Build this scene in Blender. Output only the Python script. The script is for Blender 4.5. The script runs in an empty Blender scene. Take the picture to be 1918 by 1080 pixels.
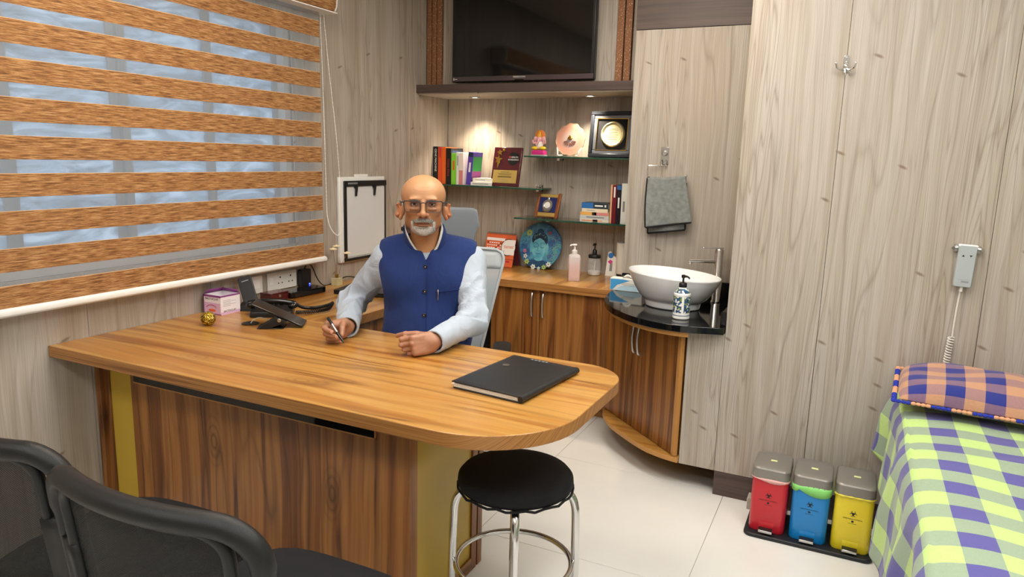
import bpy, bmesh, math, random
import numpy as np
from mathutils import Vector, Matrix
random.seed(7)
SC = bpy.context.scene
COL = SC.collection
PI = math.pi
# ------------------------------------------------------------------ camera
cam_d = bpy.data.cameras.new('camera'); cam = bpy.data.objects.new('camera', cam_d); COL.objects.link(cam)
cam_d.sensor_width = 36.0; cam_d.lens = 1333.7 / 1918 * 36.0; cam_d.clip_start = 0.05
_yaw, _pit, _rol = 0.445693, 0.181611, 0.027857
_f = Vector((-math.sin(_yaw)*math.cos(_pit), math.cos(_yaw)*math.cos(_pit), -math.sin(_pit)))
_r0 = Vector((math.cos(_yaw), math.sin(_yaw), 0)); _u0 = _r0.cross(_f)
_r = _r0*math.cos(_rol) + _u0*math.sin(_rol); _u = -_r0*math.sin(_rol) + _u0*math.cos(_rol)
cam.matrix_world = Matrix(((_r.x, _u.x, -_f.x, 2.496), (_r.y, _u.y, -_f.y, 0.0), (_r.z, _u.z, -_f.z, 1.45), (0, 0, 0, 1)))
SC.camera = cam
# ------------------------------------------------------------------ world, exposure
W = bpy.data.worlds.new('sky'); SC.world = W; W.use_nodes = True
_bg = W.node_tree.nodes['Background']; _bg.inputs[0].default_value = (0.82, 0.88, 0.95, 1); _bg.inputs[1].default_value = 2.3
vs = SC.view_settings; vs.view_transform = 'Standard'; vs.look = 'None'; vs.exposure = 0.0; vs.gamma = 1.0; vs.use_curve_mapping = False
try:
    SC.cycles.use_denoising = True; SC.cycles.max_bounces = 6; SC.cycles.diffuse_bounces = 3; SC.cycles.glossy_bounces = 3; SC.cycles.transmission_bounces = 5; SC.cycles.transparent_max_bounces = 10
    SC.cycles.use_adaptive_sampling = True; SC.cycles.adaptive_threshold = .04
    SC.cycles.caustics_reflective = False; SC.cycles.caustics_refractive = False
except Exception: pass
PANEL_POWER = 19.8      # emission of the ceiling light diffusers
SPOT_POWER = 34.0       # warm downlights under the television shelf

# ------------------------------------------------------------------ colour / material helpers
def lin(c):
    if isinstance(c, str):
        c = c.lstrip('#'); c = tuple(int(c[i:i+2], 16) for i in (0, 2, 4))
    out = []
    for v in c[:3]:
        v /= 255.0
        out.append(v/12.92 if v <= 0.04045 else ((v+0.055)/1.055)**2.4)
    return (*out, 1.0)
MATS = {}
def mat(name, col='#808080', rough=.5, metal=0., spec=.5, alpha=1., trans=0., ior=1.45, emit=0., coat=0., bump=0., bscale=200., sheen=0., sss=0., var=0., vscale=6.):
    if name in MATS: return MATS[name]
    m = bpy.data.materials.new(name); m.use_nodes = True; MATS[name] = m
    nt = m.node_tree; b = nt.nodes['Principled BSDF']; I = b.inputs
    I['Base Color'].default_value = lin(col); I['Roughness'].default_value = rough; I['Metallic'].default_value = metal
    I['Specular IOR Level'].default_value = spec; I['Alpha'].default_value = alpha; I['Transmission Weight'].default_value = trans
    I['IOR'].default_value = ior; I['Coat Weight'].default_value = coat; I['Sheen Weight'].default_value = sheen
    if sss: I['Subsurface Weight'].default_value = sss; I['Subsurface Radius'].default_value = (.012, .005, .003); I['Subsurface Scale'].default_value = 1.0
    if emit: I['Emission Color'].default_value = lin(col); I['Emission Strength'].default_value = emit
    if bump or var:
        tc = nt.nodes.new('ShaderNodeTexCoord')
    if bump:
        n = nt.nodes.new('ShaderNodeTexNoise'); n.inputs['Scale'].default_value = bscale; n.inputs['Detail'].default_value = 4
        bp = nt.nodes.new('ShaderNodeBump'); bp.inputs['Strength'].default_value = bump; bp.inputs['Distance'].default_value = .002
        nt.links.new(tc.outputs['Object'], n.inputs['Vector']); nt.links.new(n.outputs['Fac'], bp.inputs['Height']); nt.links.new(bp.outputs[0], I['Normal'])
    if var:
        n = nt.nodes.new('ShaderNodeTexNoise'); n.inputs['Scale'].default_value = vscale; n.inputs['Detail'].default_value = 5
        mx = nt.nodes.new('ShaderNodeMix'); mx.data_type = 'RGBA'; mx.blend_type = 'MULTIPLY'
        mx.inputs[0].default_value = var; mx.inputs[6].default_value = lin(col)
        nt.links.new(tc.outputs['Object'], n.inputs['Vector'])
        cr = nt.nodes.new('ShaderNodeValToRGB'); cr.color_ramp.elements[0].color = (.25, .25, .25, 1); cr.color_ramp.elements[1].color = (1.3, 1.3, 1.3, 1)
        cr.color_ramp.elements[0].position = .3; cr.color_ramp.elements[1].position = .7
        nt.links.new(n.outputs['Fac'], cr.inputs[0]); nt.links.new(cr.outputs[0], mx.inputs[7]); nt.links.new(mx.outputs[2], I['Base Color'])
    return m
class NT:
    """small helper to write node trees tersely"""
    def __init__(s, m): s.nt = m.node_tree; s.b = s.nt.nodes['Principled BSDF']
    def n(s, t, **kw):
        x = s.nt.nodes.new(t)
        for k, v in kw.items(): setattr(x, k, v)
        return x
    def l(s, a, b): s.nt.links.new(a, b)
    def noise(s, vec, scale, detail=3, rough=.5, dist=0.):
        x = s.n('ShaderNodeTexNoise'); x.inputs['Scale'].default_value = scale; x.inputs['Detail'].default_value = detail
        x.inputs['Roughness'].default_value = rough; x.inputs['Distortion'].default_value = dist; s.l(vec, x.inputs['Vector']); return x.outputs['Fac']
    def mapv(s, vec, scale=(1, 1, 1), loc=(0, 0, 0), rot=(0, 0, 0)):
        x = s.n('ShaderNodeMapping'); x.inputs['Scale'].default_value = scale; x.inputs['Location'].default_value = loc; x.inputs['Rotation'].default_value = rot
        s.l(vec, x.inputs['Vector']); return x.outputs[0]
    def math(s, op, a, b=None, c=None):
        x = s.n('ShaderNodeMath', operation=op)
        for i, v in enumerate((a, b, c)):
            if v is None: continue
            if isinstance(v, (int, float)): x.inputs[i].default_value = v
            else: s.l(v, x.inputs[i])
        return x.outputs[0]
    def ramp(s, fac, stops, interp='LINEAR'):
        x = s.n('ShaderNodeValToRGB'); r = x.color_ramp; r.interpolation = interp
        while len(r.elements) > 1: r.elements.remove(r.elements[-1])
        for i, (p, c) in enumerate(stops):
            e = r.elements[0] if i == 0 else r.elements.new(p)
            e.position = p; e.color = lin(c) if not isinstance(c, tuple) or len(c) == 3 and max(c) > 1 else (*c[:3], 1)
        s.l(fac, x.inputs[0]); return x.outputs[0]
    def mix(s, fac, a, b, blend='MIX'):
        x = s.n('ShaderNodeMix', data_type='RGBA', blend_type=blend)
        for i, v in ((0, fac), (6, a), (7, b)):
            if isinstance(v, (int, float)): x.inputs[i].default_value = v
            elif isinstance(v, (str, tuple)): x.inputs[i].default_value = lin(v) if isinstance(v, str) else (*v[:3], 1)
            else: s.l(v, x.inputs[i])
        return x.outputs[2]
    def bump(s, h, strength, dist=.002):
        x = s.n('ShaderNodeBump'); x.inputs['Strength'].default_value = strength; x.inputs['Distance'].default_value = dist
        s.l(h, x.inputs['Height']); s.l(x.outputs[0], s.b.inputs['Normal'])
def axis_scale(axis, across, along):
    return {'x': (along, across, across), 'y': (across, along, across), 'z': (across, across, along)}[axis]
def wood(name, axis, tones, line, knot, rough=.4, band=9., along=.25, wave=.05, contour=10., lw=.3, thin=.07, fine=.3, ff=240., streak=.3, knots=.8, kpick=.16, rings=0., coat=0., crack=0., seed=0., fl=0.):
    """wood-print laminate: grain runs along the given object axis; pattern is two-dimensional (along, across)"""
    m = bpy.data.materials.new(name); m.use_nodes = True; MATS[name] = m; q = NT(m)
    sp = q.n('ShaderNodeSeparateXYZ'); q.l(q.n('ShaderNodeTexCoord').outputs['Object'], sp.inputs[0])
    i = 'xyz'.index(axis); o1, o2 = [sp.outputs[k] for k in range(3) if k != i]; al = sp.outputs[i]; ac = q.math('MULTIPLY_ADD', o2, -.9, o1)
    def P2(sa, sl, off=0., acr=None):
        c = q.n('ShaderNodeCombineXYZ'); q.l(q.math('MULTIPLY_ADD', acr if acr is not None else ac, sa, off+seed), c.inputs[0]); q.l(q.math('MULTIPLY_ADD', al, sl, off*.7-seed), c.inputs[1]); return c.outputs[0]
    w = q.noise(P2(2.5, 1.1), 1.0, 2); ac0 = ac
    ac = q.math('ADD', ac, q.math('MULTIPLY', q.math('SUBTRACT', w, .5), wave))
    n1 = q.noise(P2(band, along), 1.0, 3, .55); col = q.ramp(n1, tones)
    nf = q.noise(P2(ff, 2.5, 7.), 1.0, 3, .65)
    n3 = q.noise(P2(5.5, .45, 3.), 1.0, 1.2, .4); ln = q.math('PINGPONG', q.math('MULTIPLY', n3, contour), .5)
    msk = q.ramp(q.noise(P2(3., .8, 11.), 1.0, 1), [(.38, (.25, .25, .25)), (.62, (1., 1., 1.))])
    lf = q.math('MULTIPLY', q.math('MULTIPLY', q.ramp(ln, [(0, (1., 1., 1.)), (thin, (.55, .55, .55)), (thin*3, (0., 0., 0.))]), lw), msk)
    col = q.mix(lf, col, line)
    if fl:   # close, thin growth lines
        n4 = q.noise(P2(16., .55, 13.), 1.0, 1.5, .45); l4 = q.math('PINGPONG', q.math('MULTIPLY', n4, 16.), .5)
        k4 = q.ramp(l4, [(0, (1., 1., 1.)), (.07, (.5, .5, .5)), (.2, (0., 0., 0.))]); m4 = q.ramp(q.noise(P2(4., .5, 17.), 1.0, 1), [(.42, (.15, .15, .15)), (.62, (1., 1., 1.))])
        col = q.mix(q.math('MULTIPLY', q.math('MULTIPLY', k4, m4), fl), col, line)
    if crack:
        for t0, off in ((.43, 0.), (.56, 0.)):
            d = q.math('ABSOLUTE', q.math('SUBTRACT', n1, t0)); k = q.ramp(d, [(0, (1., 1., 1.)), (.006, (.6, .6, .6)), (.016, (0., 0., 0.))])
            br = q.ramp(q.noise(P2(6., 1.6, 5.), 1.0, 2), [(.48, (0., 0., 0.)), (.58, (1., 1., 1.))]); col = q.mix(q.math('MULTIPLY', q.math('MULTIPLY', k, br), crack), col, line)
    col = q.mix(fine, col, q.ramp(nf, [(.3, (.5, .5, .5)), (.62, (1.1, 1.1, 1.1))]), 'MULTIPLY')
    st = q.noise(P2(60., 1.0, 9.), 1.0, 2, .5)
    col = q.mix(q.math('MULTIPLY', q.ramp(st, [(.62, (0., 0., 0.)), (.72, (1., 1., 1.))]), streak), col, line)
    if knots:
        v = q.n('ShaderNodeTexVoronoi', voronoi_dimensions='2D'); v.inputs['Scale'].default_value = 1.0
        q.l(q.mapv(q.mapv(P2(1., 1.), rot=(0, 0, -1.15)), (22., 7.5, 1)), v.inputs['Vector'])
        sc = q.n('ShaderNodeSeparateColor'); q.l(v.outputs['Color'], sc.inputs[0]); pick = q.math('LESS_THAN', sc.outputs[0], kpick)
        kf = q.ramp(v.outputs['Distance'], [(0, (1., 1., 1.)), (.07, (.8, .8, .8)), (.17, (0., 0., 0.))])
        col = q.mix(q.math('MULTIPLY', q.math('MULTIPLY', kf, pick), knots), col, knot)
    if rings:
        v = q.n('ShaderNodeTexVoronoi', voronoi_dimensions='2D'); v.inputs['Scale'].default_value = 1.0
        q.l(P2(4.2, 1.9, 2.), v.inputs['Vector']); sc = q.n('ShaderNodeSeparateColor'); q.l(v.outputs['Color'], sc.inputs[0]); pick = q.math('LESS_THAN', sc.outputs[1], .3)
        rw = q.math('PINGPONG', q.math('MULTIPLY', q.math('ADD', v.outputs['Distance'], q.math('MULTIPLY', nf, .03)), 16.), .5)
        rf = q.math('MULTIPLY', q.ramp(v.outputs['Distance'], [(0, (1., 1., 1.)), (.06, (.9, .9, .9)), (.24, (0., 0., 0.))]), q.ramp(rw, [(.0, (1., 1., 1.)), (.3, (.35, .35, .35))]))
        col = q.mix(q.math('MULTIPLY', q.math('MULTIPLY', rf, pick), rings), col, knot)
    q.l(col, q.b.inputs['Base Color']); q.b.inputs['Roughness'].default_value = rough; q.b.inputs['Coat Weight'].default_value = coat
    q.b.inputs['Coat Roughness'].default_value = .14
    q.bump(q.math('ADD', q.math('MULTIPLY', nf, .5), q.math('MULTIPLY', lf, -.6)), .15, .001)
    return m
PINE = [(.28, '#b3a592'), (.40, '#c4b8a8'), (.50, '#d2c9be'), (.58, '#c4b8a8'), (.72, '#d8d1c7')]
WAL = [(.28, '#8a5423'), (.38, '#b4722f'), (.45, '#cf9343'), (.53, '#d8a456'), (.60, '#bf8038'), (.68, '#cd9347'), (.76, '#995c24')]
DOOR = [(.28, '#5c331a'), (.37, '#7f4a22'), (.44, '#a2662f'), (.50, '#bd8142'), (.56, '#8d5527'), (.62, '#a96c33'), (.72, '#633719')]
for ax in 'xyz':
    wood('pine_'+ax, ax, PINE, '#85725c', '#6a5540', rough=.5, band=9., along=.18, contour=9, lw=.45, thin=.03, knots=.8, kpick=.05, streak=.25, fine=.36, ff=330., fl=.5)
    wood('walnut_'+ax, ax, WAL, '#7a4820', '#5a3015', rough=.3, band=10., along=.20, wave=.07, contour=8, lw=.55, thin=.05, coat=.25, streak=.3, seed=2.3, knots=0., rings=.5, crack=.85, fine=.35)
    wood('walnut_door_'+ax, ax, DOOR, '#48260f', '#3f210d', rough=.38, band=8., along=.22, wave=.08, contour=8, lw=.6, thin=.05, coat=.1, streak=.4, seed=5.1, knots=0., rings=.8, crack=.9, fine=.35)
for ax in 'xy':
    wood('wenge_'+ax, ax, [(.3, '#493a36'), (.5, '#5d4c47'), (.7, '#6b5953')], '#352824', '#352824', rough=.5, band=40, knots=0, lw=.3, streak=.3)
wood('edge_x', 'x', [(.36, '#8a5728'), (.46, '#b27a40'), (.54, '#c18a4c'), (.64, '#97632f')], '#7a4a20', '#7a4a20', rough=.4, band=170, along=1.2, wave=.01, knots=0, lw=.2, fine=.2, streak=.2)

# ------------------------------------------------------------------ mesh builder
class MB:
    def __init__(s): s.v = []; s.f = []; s.mi = []; s.uv = None
    def add(s, vs, fs, mi=0):
        o = len(s.v); s.v += [tuple(p) for p in vs]; s.f += [tuple(i+o for i in f) for f in fs]; s.mi += [mi]*len(fs); return s
    def box(s, x0, x1, y0, y1, z0, z1, mi=0):
        return s.add([(x0,y0,z0),(x1,y0,z0),(x1,y1,z0),(x0,y1,z0),(x0,y0,z1),(x1,y0,z1),(x1,y1,z1),(x0,y1,z1)],
                     [(3,2,1,0),(4,5,6,7),(0,1,5,4),(1,2,6,5),(2,3,7,6),(3,0,4,7)], mi)
    def obox(s, M, sx, sy, sz, mi=0):
        pts = [M @ Vector((x*sx/2, y*sy/2, z*sz/2)) for z in (-1, 1) for x, y in ((-1,-1),(1,-1),(1,1),(-1,1))]
        return s.add(pts, [(3,2,1,0),(4,5,6,7),(0,1,5,4),(1,2,6,5),(2,3,7,6),(3,0,4,7)], mi)
    def tube(s, pts, r, n=10, closed=False, mi=0, cap=True):
        pts = [Vector(p) for p in pts]; N = len(pts); rs = r if isinstance(r, (list, tuple)) else [r]*N
        tang = []
        for i in range(N):
            a = pts[(i-1) % N] if closed or i > 0 else pts[i]; b = pts[(i+1) % N] if closed or i < N-1 else pts[i]
            t = (b-a); tang.append(t.normalized() if t.length > 1e-9 else Vector((0,0,1)))
        up = Vector((0,0,1)) if abs(tang[0].z) < .9 else Vector((1,0,0))
        nrm = (up - tang[0]*up.dot(tang[0])).normalized(); vs = []
        for i in range(N):
            nrm = nrm - tang[i]*nrm.dot(tang[i])
            nrm = nrm.normalized() if nrm.length > 1e-6 else tang[i].orthogonal().normalized()
            bn = tang[i].cross(nrm)
            for k in range(n):
                a = 2*PI*k/n; vs.append(pts[i] + (nrm*math.cos(a) + bn*math.sin(a))*rs[i])
        fs = []
        for i in range(N if closed else N-1):
            j = (i+1) % N
            for k in range(n):
                fs.append((i*n+k, i*n+(k+1) % n, j*n+(k+1) % n, j*n+k))
        if not closed and cap:
            fs.append(tuple(range(n-1, -1, -1))); fs.append(tuple((N-1)*n+k for k in range(n)))
        return s.add(vs, fs, mi)
    def cyl(s, a, b, r, r2=None, n=20, mi=0): return s.tube([a, b], [r, r if r2 is None else r2], n, mi=mi)
    def lathe(s, prof, c=(0,0,0), n=32, sx=1., sy=1., mi=0, cap=True):
        vs = []; fs = []
        for r, z in prof:
            for k in range(n):
                a = 2*PI*k/n; vs.append((c[0]+r*sx*math.cos(a), c[1]+r*sy*math.sin(a), c[2]+z))
        for i in range(len(prof)-1):
            for k in range(n):
                fs.append((i*n+k, i*n+(k+1) % n, (i+1)*n+(k+1) % n, (i+1)*n+k))
        if cap:
            fs.append(tuple(range(n-1, -1, -1))); fs.append(tuple((len(prof)-1)*n+k for k in range(n)))
        return s.add(vs, fs, mi)
    def prism(s, poly, h0, h1, plane='xy', mi=0):
        def P(a, b, h): return {'xy': (a, b, h), 'xz': (a, h, b), 'yz': (h, a, b)}[plane]
        n = len(poly); vs = [P(a, b, h0) for a, b in poly] + [P(a, b, h1) for a, b in poly]
        fs = [tuple(range(n-1, -1, -1)), tuple(range(n, 2*n))] + [(i, (i+1) % n, n+(i+1) % n, n+i) for i in range(n)]
        if plane == 'xz': fs = [f[::-1] for f in fs]
        return s.add(vs, fs, mi)
    def ell(s, c, r, n=20, m=12, mi=0, M=None):
        r = (r, r, r) if isinstance(r, (int, float)) else r; vs = []; fs = []
        for i in range(1, m):
            t = PI*i/m
            for k in range(n):
                a = 2*PI*k/n; p = Vector((r[0]*math.sin(t)*math.cos(a), r[1]*math.sin(t)*math.sin(a), r[2]*math.cos(t)))
                if M: p = M @ p
                vs.append(p + Vector(c))
        top = Vector((0,0,r[2])); bot = Vector((0,0,-r[2]))
        if M: top = M @ top; bot = M @ bot
        vs += [top+Vector(c), bot+Vector(c)]; T = len(vs)-2
        for i in range(m-2):
            for k in range(n): fs.append((i*n+k, (i+1)*n+k, (i+1)*n+(k+1) % n, i*n+(k+1) % n))
        for k in range(n): fs.append((T, k, (k+1) % n)); fs.append((T+1, (m-2)*n+(k+1) % n, (m-2)*n+k))
        return s.add(vs, fs, mi)
    def grid(s, fn, nu, nv, mi=0, cu=False, cv=False):
        vs = [fn(i/(nu if cu else nu-1), j/(nv if cv else nv-1)) for i in range(nu) for j in range(nv)]; fs = []
        for i in range(nu if cu else nu-1):
            for j in range(nv if cv else nv-1):
                a, b = i, (i+1) % nu; c, d = j, (j+1) % nv; fs.append((a*nv+c, b*nv+c, b*nv+d, a*nv+d))
        return s.add(vs, fs, mi)
    def build(s, name, mats, parent=None, bev=0., seg=2, smooth=35, loc=None, rot=None, solid=0., sub=0, offset=0.):
        me = bpy.data.meshes.new(name); me.from_pydata([tuple(p) for p in s.v], [], s.f); me.update()
        for m in (mats if isinstance(mats, (list, tuple)) else [mats]): me.materials.append(MATS[m] if isinstance(m, str) else m)
        me.polygons.foreach_set('material_index', s.mi)
        if smooth:
            me.polygons.foreach_set('use_smooth', [True]*len(me.polygons)); me.set_sharp_from_angle(angle=math.radians(smooth))
        o = bpy.data.objects.new(name, me); COL.objects.link(o)
        if parent: o.parent = parent
        if loc: o.location = loc
        if rot: o.rotation_euler = rot
        if solid: md = o.modifiers.new('solid', 'SOLIDIFY'); md.thickness = solid; md.offset = offset
        if bev: md = o.modifiers.new('bevel', 'BEVEL'); md.width = bev; md.segments = seg; md.limit_method = 'ANGLE'; md.angle_limit = math.radians(40)
        if sub: md = o.modifiers.new('sub', 'SUBSURF'); md.levels = sub; md.render_levels = sub
        return o
def tag(o, label=None, cat=None, group=None, kind=None):
    if label: o['label'] = label
    if cat: o['category'] = cat
    if group: o['group'] = group
    if kind: o['kind'] = kind
    return o
def thing(name, label, cat, loc=(0,0,0), rotz=0., group=None, rot=None):
    o = bpy.data.objects.new(name, None); COL.objects.link(o); o.empty_display_size = .05
    o.location = loc; o.rotation_euler = rot if rot else (0, 0, rotz)
    return tag(o, label, cat, group)
def struct(name, mb, m, parent=None, **kw):
    o = mb.build(name, m, parent, **kw)
    if not parent: o['kind'] = 'structure'
    return o
def copy_tree(o, parent=None):
    c = o.copy(); COL.objects.link(c); c.parent = parent
    for ch in o.children: copy_tree(ch, c)
    return c
def text(s, size, loc, rot, m, parent, name='lettering', align='CENTER', ext=.0002, sx=1.):
    cu = bpy.data.curves.new(name, 'FONT'); cu.body = s; cu.size = size; cu.align_x = align; cu.align_y = 'CENTER'; cu.extrude = ext; cu.resolution_u = 2
    tmp = bpy.data.objects.new(name, cu); me = bpy.data.meshes.new_from_object(tmp); bpy.data.objects.remove(tmp); bpy.data.curves.remove(cu)
    me.name = name; me.materials.clear(); me.materials.append(MATS[m] if isinstance(m, str) else m)
    o = bpy.data.objects.new(name, me); COL.objects.link(o); o.parent = parent; o.location = loc; o.rotation_euler = rot; o.scale = (sx, 1, 1)
    return o
FRONT = (PI/2, 0, 0)        # lettering on a face turned to -Y
RIGHTF = (PI/2, 0, PI/2)    # lettering on a face turned to +X
def rrect(x0, x1, y0, y1, r, n=6):
    rs = r if isinstance(r, (list, tuple)) else [r]*4   # order: (x0,y0),(x1,y0),(x1,y1),(x0,y1)
    out = []
    for (cx, cy, a0), q in zip(((x0, y0, PI), (x1, y0, 1.5*PI), (x1, y1, 0), (x0, y1, .5*PI)), rs):
        if q <= 0: out.append((cx, cy)); continue
        ox = cx + (q if cx == x0 else -q); oy = cy + (q if cy == y0 else -q)
        for k in range(n+1):
            a = a0 + PI/2*k/n; out.append((ox+q*math.cos(a), oy+q*math.sin(a)))
    return out
def curve_pts(P, n=8):
    """Catmull-Rom through points"""
    P = [Vector(p) for p in P]; out = []
    for i in range(len(P)-1):
        p0 = P[max(i-1, 0)]; p1 = P[i]; p2 = P[i+1]; p3 = P[min(i+2, len(P)-1)]
        for k in range(n):
            t = k/n; out.append(.5*((2*p1)+(p2-p0)*t+(2*p0-5*p1+4*p2-p3)*t*t+(3*p1-p0-3*p2+p3)*t**3))
    return out+[P[-1]]
# plain materials
mat('white_paint', '#e9e7e2', .6); mat('white_plastic', '#eeeeec', .35); mat('black_plastic', '#17181a', .4); mat('black_gloss', '#0c0d0f', .12)
mat('chrome', '#d8d8d8', .12, 1.); mat('steel', '#b9b9b7', .3, 1.); mat('gold', '#c9a24a', .28, 1.); mat('brass_sheet', '#cdb267', .4, .6)
mat('paper', '#f3f1ea', .7); mat('ink', '#1c1c1e', .6); mat('orange_ink', '#e2622e', .6); mat('red_ink', '#c0302f', .6); mat('white_ink', '#f4f4f2', .6)
mat('grey_ink', '#8d8f92', .6); mat('grout', '#a9a59d', .8)
# ================================================================== the setting
ZT = .76            # worktop height
RX1, RY0, RZ = 3.95, -1.9, 2.6
# floor with 80 cm tiles
m = mat('tile_glaze', '#e4e3df', .2, var=.10, vscale=2.0)
mat('grout_floor', '#b5b0a6', .8)
fl = struct('floor', MB().box(-.1, RX1+.1, RY0-.1, 4.3, -.1, -.003), 'grout_floor')
xs = [1.28+.8135*k for k in range(-2, 5)]; ys = [3.115+.8200*k for k in range(-7, 3)]
for i in range(len(xs)-1):
    for j in range(len(ys)-1):
        a, b = max(xs[i], 0)+.001, min(xs[i+1], RX1)-.001; c, d = max(ys[j], RY0)+.001, min(ys[j+1], 4.17)-.001
        if b-a > .02 and d-c > .02: MB().box(a, b, c, d, -.003, 0).build('tile', 'tile_glaze', fl, bev=.0008, seg=1)
mat('ceiling_paint', '#efeeea', .8, var=.04, vscale=1.5)
struct('ceiling', MB().box(-.12, RX1+.1, RY0-.1, 4.3, RZ, RZ+.1), 'ceiling_paint')
mat('wall_core', '#3a2d22', .9)
mat('wall_plain', '#d8d2c6', .7, var=.05, vscale=2)
# left wall with window opening
WY0, WY1, WZ0, WZ1 = .98, 2.72, 1.0, 2.06
wl = MB().box(-.14, -.006, RY0-.1, WY0, 0, RZ).box(-.14, -.006, WY1, 4.3, 0, RZ).box(-.14, -.006, WY0, WY1, 0, WZ0).box(-.14, -.006, WY0, WY1, WZ1, RZ)
wall_left = struct('wall_left', wl, 'wall_core')
def panel(parent, x0, x1, y0, y1, z0, z1, m): return MB().box(x0, x1, y0, y1, z0, z1).build('panel', m, parent, bev=.0008, seg=1)
ly = [RY0, -1.16, -.6035, -.046, .5105, 1.067, 1.624, 2.182, 2.7395, 3.297, 4.17]
for a, b in zip(ly[:-1], ly[1:]):
    a += .0008; b -= .0008
    lo, hi = max(a, WY0), min(b, WY1)
    if hi-lo > .02:
        panel(wall_left, -.006, 0, a, b, 0, WZ0, 'pine_z'); panel(wall_left, -.006, 0, a, b, WZ1, RZ, 'pine_z')
        if a < WY0-.01: panel(wall_left, -.006, 0, a, WY0, WZ0, WZ1, 'pine_z')
        if b > WY1+.01: panel(wall_left, -.006, 0, WY1, b, WZ0, WZ1, 'pine_z')
    else: panel(wall_left, -.006, 0, a, b, 0, RZ, 'pine_z')
# back wall of the shelf niche
wall_back = struct('wall_back', MB().box(-.1, 1.5, 4.176, 4.3, 0, RZ), 'wall_core')
for a, b in zip([0, .5, .702, 1.184], [.5, .702, 1.184, 1.40]): panel(wall_back, a+.0006, b-.0006, 4.17, 4.176, 0, RZ, 'pine_z')
# box behind the basin: one step forward
wall_basin = struct('wall_basin', MB().box(1.388, 2.06, 3.726, 4.3, 0, RZ), 'wall_core')
panel(wall_basin, 1.385, 1.388, 3.726, 4.17, 0, RZ, 'pine_z')
panel(wall_basin, 1.385, 2.06, 3.72, 3.726, 0, 2.108, 'pine_z'); panel(wall_basin, 1.385, 2.06, 3.716, 3.726, 2.110, RZ, 'wenge_x')
# the long panelled wall on the right, nearest the camera
wall_panelled = struct('wall_panelled', MB().box(2.051, RX1+.1, 3.076, 4.3, 0, RZ), 'wall_core')
panel(wall_panelled, 2.045, 2.051, 3.076, 3.716, .11, RZ, 'pine_z')
for a, b in zip([2.045, 2.405, 2.948, 3.49], [2.405, 2.948, 3.49, RX1]): panel(wall_panelled, a+.0007, b-.0007, 3.07, 3.076, .112, RZ, 'pine_z')
struct('baseboard_panelled', MB().box(2.047, RX1, 3.072, 3.076, 0, .110), 'wenge_x')
# walls behind the viewer
struct('wall_right', MB().box(RX1, RX1+.1, RY0-.1, 4.3, 0, RZ), 'wall_plain')
struct('wall_front', MB().box(-.14, RX1+.1, RY0-.1, RY0, 0, RZ), 'wall_plain')
# window: aluminium frame, four sliding panes with frosted film, grille outside
win = struct('window_1', MB().box(-.13, -.02, WY0, WY1, WZ0, WZ0+.035).box(-.13, -.02, WY0, WY1, WZ1-.035, WZ1).box(-.13, -.02, WY0, WY0+.035, WZ0, WZ1).box(-.13, -.02, WY1-.035, WY1, WZ0, WZ1), 'white_plastic')
g = bpy.data.materials.new('window_film'); g.use_nodes = True; MATS['window_film'] = g; q = NT(g)
tc = q.n('ShaderNodeTexCoord').outputs['Object']
mb_ = q.noise(q.mapv(tc, (1, 2.2, 7.0), rot=(.35, 0, 0)), 1.8, 6, .62, 2.0)
fc = q.ramp(mb_, [(.36, '#7d8c99'), (.46, '#98a8b5'), (.54, '#aebecb'), (.66, '#cfdce6')])  # marbling paints glass reflections and the view outside into the film colour
tl = q.n('ShaderNodeBsdfTranslucent'); q.l(fc, tl.inputs[0]); tr = q.n('ShaderNodeBsdfTransparent'); tr.inputs[0].default_value = lin('#c9d6e0')
ms = q.n('ShaderNodeMixShader'); ms.inputs[0].default_value = .15; q.l(tl.outputs[0], ms.inputs[1]); q.l(tr.outputs[0], ms.inputs[2])
gl = q.n('ShaderNodeBsdfGlossy'); gl.inputs['Roughness'].default_value = .1; ms2 = q.n('ShaderNodeMixShader'); ms2.inputs[0].default_value = .06
q.l(ms.outputs[0], ms2.inputs[1]); q.l(gl.outputs[0], ms2.inputs[2]); q.l(ms2.outputs[0], q.nt.nodes['Material Output'].inputs[0])
for k in range(4):
    a = WY0+.035+k*(WY1-WY0-.07)/4; b = a+(WY1-WY0-.07)/4
    x = -.075 if k % 2 else -.055
    p = MB().box(x-.003, x+.003, a, b, WZ0+.035, WZ1-.035).build('pane', 'window_film', win)
    MB().box(x-.012, x+.012, a, a+.03, WZ0+.035, WZ1-.035).box(x-.012, x+.012, b-.03, b, WZ0+.035, WZ1-.035).build('sash', mat('sash_grey', '#8b99a6', .5), win)
for k in range(9): MB().box(-.126, -.116, WY0+.1+k*.19, WY0+.112+k*.19, WZ0+.035, WZ1-.035).build('grille_bar', 'steel', win)
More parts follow.
